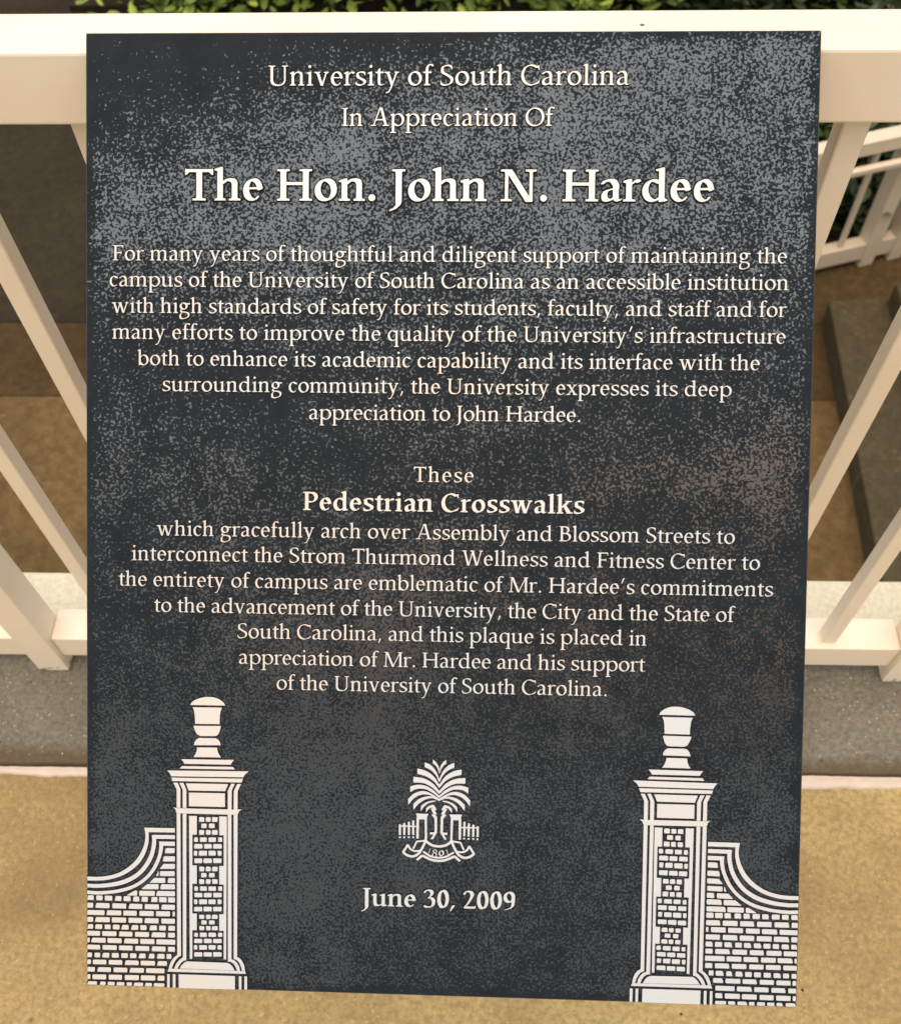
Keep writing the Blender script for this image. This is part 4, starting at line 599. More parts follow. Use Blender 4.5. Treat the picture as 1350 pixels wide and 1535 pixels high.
('pillar_brick',[-159.23,-298.63,-153.86,-298.51,-153.46,-298.9,-153.58,-301.07,-153.85,-301.47,-159.32,-301.67,-159.8,-301.15,-159.62,-298.98]),
('pillar_brick',[-173.04,-303.45,-171.35,-303.59,-170.95,-303.98,-171,-306.34,-171.34,-306.75,-173.13,-306.76,-173.45,-306.31,-173.44,-303.96]),
('pillar_brick',[-169.36,-303.42,-164.38,-303.38,-163.99,-303.77,-163.98,-306.13,-164.37,-306.54,-169.45,-306.75,-169.5,-306.19,-169.76,-303.85]),
('pillar_brick',[-162.59,-303.14,-158.22,-303.2,-157.82,-303.58,-157.9,-305.94,-158.21,-306.35,-162.68,-306.41,-162.77,-305.99,-162.99,-303.64]),
('pillar_brick',[-156.13,-303.13,-154.04,-303.07,-153.64,-303.46,-153.55,-305.81,-154.03,-306.22,-156.22,-306.21,-156.52,-305.8,-156.53,-303.44]),
('pillar_brick',[-172.73,-308.62,-167.75,-308.6,-167.35,-308.99,-167.39,-311.26,-167.74,-311.67,-172.82,-311.8,-173.2,-311.33,-173.13,-309.07]),
('pillar_brick',[-166.06,-308.47,-160.99,-308.4,-160.59,-308.79,-160.61,-311.05,-160.98,-311.46,-166.15,-311.56,-166.37,-311.13,-166.46,-308.87]),
('pillar_brick',[-159.3,-308.17,-153.93,-308.18,-153.53,-308.57,-153.5,-310.83,-153.91,-311.24,-159.38,-311.46,-159.62,-310.92,-159.69,-308.66]),
('wall_brick',[-193.39,-234.05,-187.82,-233.91,-187.43,-234.39,-187.42,-236.99,-187.92,-237.6,-194.08,-237.76,-194.38,-237.27,-193.97,-234.57]),
('wall_brick',[-194.67,-239.97,-187.61,-239.78,-187.22,-240.27,-187.21,-242.86,-187.71,-243.47,-195.56,-243.69,-195.86,-243.2,-195.31,-240.49]),
('wall_brick',[-195.26,-245.47,-187.6,-245.27,-187.21,-245.75,-187.2,-248.25,-187.7,-248.86,-197.55,-249.13,-197.85,-248.64]),
('wall_brick',[-198.94,-250.85,-199.34,-250.86,-198.94,-251.35,-198.93,-253.73,-199.43,-254.34,-200.23,-254.36,-200.53,-253.86]),
('wall_brick',[-197.54,-250.81,-187.79,-250.56,-187.39,-251.05,-187.39,-253.44,-187.89,-254.06,-197.64,-254.29,-197.94,-253.8,-197.94,-251.32]),
('wall_brick',[-202.12,-255.79,-194.55,-255.62,-194.15,-256.11,-194.15,-258.6,-194.64,-259.22,-204.81,-259.47,-205.1,-258.98]),
('wall_brick',[-191.47,-255.54,-187.59,-255.45,-187.19,-255.94,-187.18,-258.43,-187.68,-259.05,-192.06,-259.15,-192.36,-258.66,-192.01,-256.05]),
('wall_brick',[-206.9,-260.35,-199.32,-260.26,-198.92,-260.75,-198.92,-263.28,-199.42,-263.9,-210.78,-264.14,-211.08,-263.65]),
('wall_brick',[-196.54,-260.19,-187.58,-260.04,-187.18,-260.53,-187.17,-263.03,-187.67,-263.64,-197.43,-263.85,-197.73,-263.36,-197.17,-260.71]),
('wall_brick',[-215.97,-265.29,-214.68,-265.37,-214.28,-265.86,-214.27,-268.37,-214.77,-268.98,-221.26,-269.05,-221.56,-268.56]),
('wall_brick',[-212.48,-265.33,-202.01,-265.22,-201.61,-265.71,-201.61,-268.21,-202.1,-268.82,-212.58,-268.94,-212.88,-268.45,-212.88,-265.85]),
('wall_brick',[-199.42,-265.16,-187.57,-265.04,-187.17,-265.53,-187.16,-268.03,-187.66,-268.64,-200.31,-268.79,-200.61,-268.3,-200.05,-265.68]),
('wall_brick',[-249.38,-269.59,-246.07,-269.62,-245.67,-270.11,-245.67,-272.44,-246.17,-273.06,-249.98,-273.02,-250.28,-272.53,-249.93,-270.11]),
('wall_brick',[-243.47,-269.6,-239.66,-269.61,-239.26,-270.1,-239.26,-272.46,-239.77,-273.08,-243.57,-273.04,-243.87,-272.55,-243.87,-270.11]),
('wall_brick',[-237.26,-269.59,-232.66,-269.6,-232.26,-270.09,-232.26,-272.48,-232.76,-273.1,-237.36,-273.06,-237.66,-272.57,-237.66,-270.1]),
('wall_brick',[-229.36,-269.56,-226.06,-269.59,-225.66,-270.08,-225.66,-272.51,-226.16,-273.12,-229.96,-273.08,-230.26,-272.59,-229.91,-270.08]),
('wall_brick',[-223.66,-269.57,-219.47,-269.58,-219.07,-270.07,-219.07,-272.53,-219.57,-273.14,-223.76,-273.1,-224.06,-272.61,-224.06,-270.08]),
('wall_brick',[-216.37,-269.55,-213.28,-269.58,-212.88,-270.07,-212.88,-272.55,-213.37,-273.16,-216.97,-273.13,-217.27,-272.63,-216.92,-270.06]),
('wall_brick',[-210.38,-269.54,-206.99,-269.57,-206.59,-270.06,-206.59,-272.57,-207.09,-273.18,-210.98,-273.14,-211.28,-272.65,-210.93,-270.05]),
('wall_brick',[-203.4,-269.53,-200.11,-269.56,-199.71,-270.05,-199.71,-272.59,-200.2,-273.2,-203.99,-273.17,-204.29,-272.67,-203.95,-270.04]),
('wall_brick',[-198.12,-269.53,-193.53,-269.55,-193.13,-270.04,-193.13,-272.61,-193.63,-273.22,-198.21,-273.19,-198.51,-272.69,-198.51,-270.04]),
('wall_brick',[-191.74,-269.52,-187.56,-269.54,-187.16,-270.03,-187.15,-272.63,-187.65,-273.24,-191.83,-273.21,-192.13,-272.71,-192.14,-270.04]),
('wall_brick',[-249.88,-275.03,-246.48,-275.03,-246.08,-275.53,-246.08,-278.04,-246.58,-278.65,-249.99,-278.64,-250.29,-278.15,-250.29,-275.54]),
('wall_brick',[-243.27,-274.98,-234.66,-275,-234.26,-275.49,-234.26,-277.99,-234.77,-278.61,-244.18,-278.62,-244.48,-278.13,-243.91,-275.5]),
('wall_brick',[-231.86,-274.97,-222.66,-274.96,-222.26,-275.45,-222.26,-277.95,-222.76,-278.57,-231.96,-278.58,-232.26,-278.09,-232.26,-275.48]),
('wall_brick',[-219.27,-274.91,-210.98,-274.92,-210.58,-275.41,-210.58,-277.91,-211.07,-278.53,-220.16,-278.54,-220.46,-278.05,-219.9,-275.42]),
('wall_brick',[-208.48,-274.89,-199.01,-274.88,-198.61,-275.37,-198.6,-277.87,-199.1,-278.49,-208.58,-278.5,-208.88,-278.01,-208.88,-275.4]),
('wall_brick',[-196.02,-274.84,-187.55,-274.84,-187.15,-275.33,-187.14,-277.83,-187.64,-278.45,-196.61,-278.46,-196.91,-277.97,-196.56,-275.35]),
('wall_brick',[-249.89,-280.35,-238.27,-280.23,-237.87,-280.72,-237.87,-283.07,-238.37,-283.69,-250,-283.77,-250.3,-283.27,-250.29,-280.86]),
('wall_brick',[-235.47,-280.17,-226.16,-280.09,-225.76,-280.58,-225.76,-282.97,-226.26,-283.58,-236.07,-283.65,-236.37,-283.16,-236.02,-280.69]),
('wall_brick',[-223.86,-280.05,-215.07,-279.96,-214.67,-280.45,-214.67,-282.87,-215.17,-283.49,-223.96,-283.55,-224.26,-283.05,-224.26,-280.56]),
('wall_brick',[-212.27,-279.92,-202.79,-279.82,-202.39,-280.31,-202.39,-282.77,-202.89,-283.38,-212.37,-283.45,-212.67,-282.96,-212.67,-280.43]),
('wall_brick',[-200.3,-279.78,-191.03,-279.69,-190.63,-280.18,-190.62,-282.67,-191.12,-283.28,-200.39,-283.35,-200.69,-282.85,-200.69,-280.29]),
('wall_brick',[-188.44,-279.64,-187.54,-279.65,-187.14,-280.14,-187.14,-282.64,-187.63,-283.26,-188.53,-283.25,-188.83,-282.75,-188.83,-280.16]),
('wall_brick',[-249.9,-285.27,-246.49,-285.27,-246.09,-285.76,-246.09,-288.28,-246.6,-288.89,-250.01,-288.89,-250.31,-288.4,-250.3,-285.79]),
('wall_brick',[-243.48,-285.22,-234.47,-285.21,-234.07,-285.7,-234.07,-288.21,-234.57,-288.83,-244.39,-288.86,-244.69,-288.37,-244.13,-285.74]),
('wall_brick',[-232.17,-285.18,-222.66,-285.14,-222.26,-285.63,-222.26,-288.14,-222.76,-288.76,-232.27,-288.8,-232.57,-288.3,-232.57,-285.69]),
('wall_brick',[-220.16,-285.11,-210.97,-285.08,-210.57,-285.57,-210.57,-288.08,-211.07,-288.7,-220.26,-288.73,-220.56,-288.24,-220.56,-285.63]),
('wall_brick',[-208.17,-285.04,-199.29,-285.02,-198.89,-285.51,-198.89,-288.01,-199.39,-288.63,-208.77,-288.66,-209.07,-288.17,-208.72,-285.55]),
('wall_brick',[-196.5,-284.98,-187.53,-284.96,-187.13,-285.44,-187.12,-287.95,-187.62,-288.57,-196.59,-288.6,-196.89,-288.1,-196.9,-285.5]),
('wall_brick',[-249.1,-290.58,-246.5,-290.59,-246.1,-291.08,-246.1,-293.3,-246.6,-293.92,-250.01,-293.92,-250.31,-293.43,-249.75,-291.1]),
('wall_brick',[-243.79,-290.54,-239.98,-290.53,-239.58,-291.02,-239.58,-293.27,-240.09,-293.88,-244.4,-293.89,-244.7,-293.4,-244.34,-291.06]),
('wall_brick',[-237.38,-290.49,-233.87,-290.48,-233.47,-290.97,-233.47,-293.23,-233.97,-293.85,-237.48,-293.85,-237.78,-293.36,-237.78,-291]),
('wall_brick',[-231.47,-290.44,-227.47,-290.42,-227.06,-290.91,-227.07,-293.19,-227.57,-293.81,-231.57,-293.82,-231.87,-293.32,-231.87,-290.95]),
('wall_brick',[-224.46,-290.36,-220.86,-290.36,-220.46,-290.85,-220.46,-293.15,-220.96,-293.77,-225.36,-293.78,-225.66,-293.29,-225.1,-290.88]),
('wall_brick',[-217.46,-290.3,-213.96,-290.3,-213.56,-290.79,-213.56,-293.11,-214.06,-293.73,-218.36,-293.74,-218.66,-293.24,-218.1,-290.82]),
('wall_brick',[-211.67,-290.26,-207.97,-290.25,-207.57,-290.74,-207.57,-293.08,-208.07,-293.7,-211.76,-293.7,-212.06,-293.21,-212.07,-290.78]),
('wall_brick',[-204.28,-290.18,-200.48,-290.18,-200.08,-290.67,-200.08,-293.04,-200.58,-293.65,-205.17,-293.66,-205.47,-293.17,-204.91,-290.7]),
('wall_brick',[-198.09,-290.14,-194,-290.12,-193.6,-290.61,-193.6,-293,-194.09,-293.62,-198.18,-293.62,-198.48,-293.13,-198.49,-290.66]),
('wall_brick',[-191.21,-290.07,-187.52,-290.07,-187.12,-290.56,-187.12,-292.96,-187.61,-293.58,-191.8,-293.58,-192.1,-293.09,-191.75,-290.59]),
('wall_brick',[-249.91,-295.43,-241.49,-295.4,-241.09,-295.89,-241.09,-298.22,-241.59,-298.84,-250.02,-298.85,-250.32,-298.36,-250.32,-295.94]),
('wall_brick',[-239.18,-295.37,-229.67,-295.33,-229.27,-295.82,-229.27,-298.16,-229.77,-298.78,-239.29,-298.81,-239.59,-298.31,-239.59,-295.88]),
('wall_brick',[-226.57,-295.28,-218.16,-295.26,-217.76,-295.75,-217.76,-298.11,-218.26,-298.73,-227.17,-298.75,-227.47,-298.26,-227.12,-295.8]),
('wall_brick',[-215.46,-295.23,-206.17,-295.19,-205.77,-295.68,-205.77,-298.06,-206.27,-298.68,-215.56,-298.7,-215.86,-298.21,-215.86,-295.74]),
('wall_brick',[-202.87,-295.13,-194.29,-295.12,-193.89,-295.61,-193.89,-298.01,-194.39,-298.62,-203.77,-298.65,-204.07,-298.15,-203.51,-295.65]),
('wall_brick',[-191.7,-295.09,-187.51,-295.08,-187.11,-295.57,-187.11,-297.98,-187.6,-298.59,-191.79,-298.59,-192.09,-298.1,-192.1,-295.6]),
('wall_brick',[-249.92,-300.36,-249.02,-300.38,-248.62,-300.87,-248.62,-303.19,-249.12,-303.81,-250.03,-303.79,-250.33,-303.29,-250.32,-300.88]),
('wall_brick',[-246.31,-300.32,-237.49,-300.32,-237.08,-300.82,-237.09,-303.17,-237.59,-303.79,-247.22,-303.78,-247.52,-303.29,-246.95,-300.85]),
('wall_brick',[-235.38,-300.29,-225.97,-300.27,-225.57,-300.76,-225.57,-303.15,-226.07,-303.77,-235.48,-303.76,-235.78,-303.27,-235.78,-300.81]),
('wall_brick',[-222.86,-300.22,-213.96,-300.22,-213.56,-300.71,-213.56,-303.14,-214.06,-303.75,-223.46,-303.75,-223.76,-303.25,-223.41,-300.74]),
('wall_brick',[-211.66,-300.19,-202.27,-300.16,-201.87,-300.65,-201.87,-303.12,-202.36,-303.73,-211.76,-303.73,-212.06,-303.23,-212.06,-300.7]),
('wall_brick',[-200.07,-300.13,-187.3,-300.09,-186.9,-300.58,-186.9,-303.09,-187.39,-303.71,-200.17,-303.71,-200.47,-303.22,-200.47,-300.65]),
('wall_brick',[-249.93,-305.5,-241.5,-305.49,-241.1,-305.98,-241.1,-308.23,-241.6,-308.85,-250.03,-308.82,-250.33,-308.33,-250.33,-306.01]),
('wall_brick',[-238.89,-305.46,-229.47,-305.45,-229.07,-305.94,-229.07,-308.22,-229.57,-308.84,-239,-308.82,-239.3,-308.33,-239.29,-305.98]),
('wall_brick',[-227.07,-305.42,-217.96,-305.41,-217.56,-305.9,-217.56,-308.22,-218.06,-308.84,-227.17,-308.82,-227.47,-308.32,-227.47,-305.94]),
('wall_brick',[-215.26,-305.38,-205.96,-305.37,-205.56,-305.87,-205.56,-308.22,-206.06,-308.84,-215.36,-308.82,-215.66,-308.32,-215.66,-305.9]),
('wall_brick',[-202.96,-305.33,-194.28,-305.34,-193.88,-305.83,-193.87,-308.22,-194.37,-308.83,-203.56,-308.81,-203.86,-308.32,-203.51,-305.85]),
('wall_brick',[-191.68,-305.31,-187.49,-305.31,-187.09,-305.8,-187.09,-308.21,-187.58,-308.83,-191.77,-308.81,-192.07,-308.32,-192.08,-305.82]),
('wall_brick',[-249.94,-311.24,-247.33,-311.22,-246.93,-311.72,-246.93,-313.94,-247.43,-314.57,-250.04,-314.57,-250.34,-314.07,-250.34,-311.76]),
('wall_brick',[-244.72,-311.18,-241.51,-311.16,-241.11,-311.65,-241.11,-313.9,-241.61,-314.52,-244.82,-314.53,-245.12,-314.03,-245.12,-311.7]),
('wall_brick',[-238.4,-311.09,-234.89,-311.08,-234.49,-311.57,-234.49,-313.84,-234.99,-314.46,-239.3,-314.48,-239.6,-313.98,-239.04,-311.61]),
('wall_brick',[-232.28,-311.04,-228.07,-311,-227.67,-311.49,-227.67,-313.78,-228.17,-314.4,-232.38,-314.42,-232.68,-313.93,-232.68,-311.55]),
('wall_brick',[-225.37,-310.96,-221.46,-310.93,-221.06,-311.42,-221.06,-313.73,-221.56,-314.35,-225.47,-314.36,-225.77,-313.87,-225.77,-311.47]),
('wall_brick',[-219.06,-310.88,-215.26,-310.86,-214.86,-311.35,-214.85,-313.67,-215.35,-314.29,-219.16,-314.31,-219.46,-313.81,-219.46,-311.4]),
('wall_brick',[-212.05,-310.79,-208.65,-310.78,-208.25,-311.27,-208.25,-313.62,-208.75,-314.24,-212.95,-314.25,-213.25,-313.76,-212.69,-311.31]),
('wall_brick',[-204.86,-310.71,-202.26,-310.71,-201.86,-311.2,-201.85,-313.56,-202.35,-314.18,-205.75,-314.19,-206.05,-313.7,-205.49,-311.23]),
('wall_brick',[-198.86,-310.64,-194.97,-310.62,-194.57,-311.11,-194.56,-313.5,-195.06,-314.12,-199.76,-314.14,-200.06,-313.65,-199.5,-311.16]),
('wall_brick',[-192.67,-310.58,-190.07,-310.57,-189.67,-311.06,-189.67,-313.46,-190.17,-314.08,-192.76,-314.08,-193.06,-313.59,-193.07,-311.1]),
('wall_brick',[-249.94,-316.28,-248.14,-316.29,-247.74,-316.78,-247.74,-319,-248.24,-319.62,-250.05,-319.61,-250.35,-319.12,-250.35,-316.8]),
('wall_brick',[-245.93,-316.25,-237,-316.21,-236.6,-316.7,-236.6,-318.92,-237.1,-319.54,-246.03,-319.58,-246.33,-319.09,-246.33,-316.77]),
('wall_brick',[-234.49,-316.17,-225.47,-316.13,-225.07,-316.62,-225.07,-318.84,-225.57,-319.46,-234.59,-319.5,-234.89,-319.01,-234.89,-316.69]),
('wall_brick',[-222.06,-316.07,-213.65,-316.05,-213.25,-316.54,-213.25,-318.75,-213.75,-319.37,-222.96,-319.42,-223.26,-318.92,-222.7,-316.59]),
('wall_brick',[-211.35,-316.01,-201.85,-315.96,-201.45,-316.45,-201.45,-318.67,-201.95,-319.29,-211.45,-319.34,-211.75,-318.84,-211.75,-316.53]),
('wall_brick',[-198.65,-315.9,-193.26,-315.9,-192.86,-316.39,-192.86,-318.61,-193.36,-319.23,-199.55,-319.25,-199.85,-318.76,-199.29,-316.43]),
('wall_brick',[-249.95,-321.73,-245.33,-321.7,-244.93,-322.2,-244.93,-324.42,-245.44,-325.05,-250.06,-325.06,-250.36,-324.57,-250.36,-322.24]),
('wall_brick',[-241.92,-321.64,-233.69,-321.6,-233.29,-322.09,-233.29,-324.34,-233.79,-324.96,-242.83,-325.01,-243.13,-324.51,-242.56,-322.16]),
('wall_brick',[-230.88,-321.56,-221.86,-321.5,-221.46,-321.99,-221.46,-324.25,-221.96,-324.87,-230.98,-324.92,-231.28,-324.42,-231.28,-322.08]),
('wall_brick',[-218.66,-321.43,-209.85,-321.39,-209.45,-321.88,-209.44,-324.16,-209.94,-324.78,-219.56,-324.83,-219.86,-324.34,-219.3,-321.96]),
('wall_brick',[-207.45,-321.35,-194.95,-321.26,-194.55,-321.75,-194.55,-324.05,-195.04,-324.67,-207.54,-324.75,-207.84,-324.25,-207.85,-321.87]),
('wall_brick',[-249.96,-327.08,-248.55,-327.08,-248.15,-327.57,-248.16,-330,-248.66,-330.62,-250.07,-330.61,-250.37,-330.12,-250.36,-327.59]),
('wall_brick',[-246.24,-327.04,-237.1,-326.96,-236.7,-327.45,-236.71,-329.89,-237.21,-330.51,-246.35,-330.58,-246.65,-330.08,-246.65,-327.55]),
('wall_brick',[-234.5,-326.91,-225.67,-326.83,-225.27,-327.32,-225.27,-329.79,-225.77,-330.41,-234.6,-330.47,-234.9,-329.98,-234.9,-327.43]),
('wall_brick',[-222.86,-326.79,-213.45,-326.7,-213.05,-327.19,-213.04,-329.67,-213.55,-330.29,-222.96,-330.36,-223.26,-329.87,-223.26,-327.3]),
('wall_brick',[-211.24,-326.66,-201.64,-326.58,-201.24,-327.07,-201.24,-329.56,-201.74,-330.18,-211.34,-330.25,-211.64,-329.76,-211.64,-327.18]),
('wall_brick',[-198.74,-326.52,-195.04,-326.5,-194.64,-327,-194.64,-329.5,-195.14,-330.12,-199.34,-330.14,-199.64,-329.65,-199.29,-327.04]),
('wall_brick',[-249.16,-332.1,-243.74,-332.14,-243.34,-332.63,-243.34,-333.95,-243.84,-334.57,-250.07,-334.55,-250.37,-334.06,-249.81,-332.63]),
('wall_brick',[-240.42,-332.1,-237.51,-332.13,-237.11,-332.62,-237.11,-333.94,-237.61,-334.56,-241.03,-334.54,-241.33,-334.04,-240.98,-332.62]),
('wall_brick',[-235.2,-332.11,-230.99,-332.12,-230.59,-332.62,-230.59,-333.93,-231.09,-334.55,-235.3,-334.53,-235.6,-334.04,-235.6,-332.62]),
('wall_brick',[-228.68,-332.1,-223.97,-332.11,-223.56,-332.6,-223.56,-333.92,-224.07,-334.54,-228.78,-334.52,-229.08,-334.03,-229.08,-332.61]),
('wall_brick',[-221.46,-332.09,-218.45,-332.11,-218.05,-332.6,-218.05,-333.91,-218.55,-334.53,-221.56,-334.51,-221.86,-334.01,-221.86,-332.6]),
('wall_brick',[-215.65,-332.05,-210.44,-332.09,-210.04,-332.59,-210.04,-333.9,-210.54,-334.52,-216.55,-334.5,-216.85,-334.01,-216.29,-332.58]),
('wall_brick',[-207.74,-332.05,-204.03,-332.08,-203.63,-332.58,-203.63,-333.89,-204.13,-334.51,-208.34,-334.49,-208.64,-333.99,-208.29,-332.57]),
('wall_brick',[-201.83,-332.06,-195.03,-332.07,-194.63,-332.56,-194.63,-333.87,-195.13,-334.49,-201.93,-334.48,-202.23,-333.98,-202.23,-332.57]),
('coping_band',[-187.26,-219.55,-187.25,-222.64,-206.13,-222.83,-206.1,-224.11,-206.05,-225.41,-206.02,-226.67,-206.03,-227.81,-206.06,-228.73,-206.12,-229.49,-206.22,-230.29,-206.43,-231.31,-206.72,-232.64,-207.09,-234.16,-207.56,-235.77,-208.11,-237.34,-208.78,-238.88,-209.54,-240.45,-210.39,-241.98,-211.3,-243.41,-212.26,-244.72,-213.29,-245.94,-214.4,-247.1,-215.58,-248.22,-216.84,-249.33,-218.19,-250.39,-219.6,-251.41,-221.07,-252.37,-222.58,-253.28,-224.15,-254.13,-225.8,-254.92,-227.56,-255.65,-229.46,-256.34,-231.49,-256.97,-233.55,-257.53,-235.55,-257.98,-237.47,-258.3,-239.35,-258.52,-241.21,-258.67,-243.05,-258.79,-244.88,-258.86,-246.68,-258.88,-248.47,-258.88,-250.26,-258.89,-250.26,-256.08,-248.45,-256.1,-246.64,-256.13,-244.84,-256.14,-243.05,-256.08,-241.3,-255.97,-239.57,-255.82,-237.83,-255.6,-236.05,-255.29,-234.19,-254.89,-232.27,-254.41,-230.37,-253.85,-228.55,-253.18,-226.83,-252.39,-225.17,-251.49,-223.57,-250.51,-222.06,-249.5,-220.65,-248.46,-219.31,-247.37,-218.06,-246.24,-216.88,-245.06,-215.77,-243.86,-214.75,-242.61,-213.79,-241.32,-212.89,-239.96,-212.04,-238.49,-211.23,-236.92,-210.51,-235.36,-209.91,-233.89,-209.44,-232.54,-209.09,-231.25,-208.82,-230.03,-208.62,-228.87,-208.47,-227.83,-208.39,-226.89,-208.38,-225.94,-208.42,-224.88,-208.53,-223.67,-208.72,-222.37,-208.93,-221.04,-209.12,-219.72]),
('coping_band',[-187.25,-224.53,-187.24,-227.32,-200.66,-227.47,-200.67,-228.4,-200.67,-229.33,-200.69,-230.25,-200.75,-231.16,-200.84,-231.99,-200.96,-232.77,-201.12,-233.62,-201.35,-234.66,-201.64,-235.99,-201.98,-237.52,-202.4,-239.12,-202.93,-240.69,-203.58,-242.22,-204.34,-243.75,-205.19,-245.27,-206.11,-246.77,-207.11,-248.25,-208.2,-249.72,-209.36,-251.15,-210.59,-252.49,-211.89,-253.73,-213.26,-254.9,-214.71,-256,-216.28,-257.04,-217.93,-258.04,-219.68,-258.98,-221.55,-259.86,-223.56,-260.65,-225.77,-261.36,-228.14,-262,-230.59,-262.55,-233.06,-263.02,-235.59,-263.38,-238.2,-263.66,-240.74,-263.86,-243.06,-264,-245.06,-264.05,-246.84,-264.02,-248.53,-263.95,-250.27,-263.9,-250.27,-261.19,-248.5,-261.24,-246.77,-261.31,-244.99,-261.35,-243.06,-261.29,-240.93,-261.14,-238.67,-260.91,-236.35,-260.61,-234.05,-260.24,-231.76,-259.78,-229.43,-259.25,-227.17,-258.65,-225.06,-257.99,-223.14,-257.26,-221.35,-256.46,-219.67,-255.61,-218.07,-254.69,-216.57,-253.73,-215.16,-252.71,-213.84,-251.62,-212.59,-250.44,-211.4,-249.14,-210.29,-247.75,-209.26,-246.3,-208.31,-244.83,-207.43,-243.33,-206.63,-241.79,-205.93,-240.25,-205.32,-238.76,-204.84,-237.32,-204.47,-235.9,-204.17,-234.53,-203.93,-233.24,-203.75,-232.03,-203.64,-230.89,-203.57,-229.8,-203.54,-228.74,-203.55,-227.71,-203.61,-226.72,-203.68,-225.74,-203.74,-224.76]),
('coping_band',[-187.24,-229.31,-187.23,-232.3,-195.68,-232.32,-195.73,-233.14,-195.77,-233.93,-195.84,-234.77,-195.97,-235.72,-196.19,-236.82,-196.46,-238.02,-196.79,-239.28,-197.16,-240.54,-197.58,-241.77,-198.04,-243.02,-198.56,-244.29,-199.14,-245.58,-199.77,-246.89,-200.45,-248.21,-201.22,-249.56,-202.12,-250.95,-203.19,-252.42,-204.39,-253.95,-205.7,-255.47,-207.1,-256.89,-208.59,-258.21,-210.18,-259.48,-211.85,-260.67,-213.58,-261.77,-215.31,-262.77,-217.07,-263.68,-218.96,-264.51,-221.06,-265.28,-223.45,-266.01,-226.06,-266.68,-228.79,-267.28,-231.56,-267.78,-234.46,-268.2,-237.52,-268.52,-240.47,-268.76,-243.07,-268.91,-245.17,-268.94,-246.94,-268.85,-248.57,-268.72,-250.28,-268.61,-250.27,-266.11,-248.56,-266.24,-246.9,-266.39,-245.13,-266.5,-243.06,-266.5,-240.55,-266.38,-237.73,-266.17,-234.83,-265.88,-232.06,-265.49,-229.43,-265.02,-226.84,-264.45,-224.36,-263.81,-222.06,-263.11,-219.98,-262.35,-218.07,-261.54,-216.28,-260.65,-214.58,-259.7,-212.94,-258.66,-211.4,-257.54,-209.95,-256.36,-208.6,-255.13,-207.34,-253.85,-206.18,-252.51,-205.11,-251.13,-204.12,-249.71,-203.2,-248.21,-202.36,-246.65,-201.6,-245.09,-200.94,-243.63,-200.37,-242.3,-199.89,-241.05,-199.49,-239.83,-199.15,-238.6,-198.88,-237.32,-198.69,-236.04,-198.55,-234.78,-198.46,-233.59,-198.43,-232.49,-198.47,-231.45,-198.52,-230.43,-198.57,-229.41])]
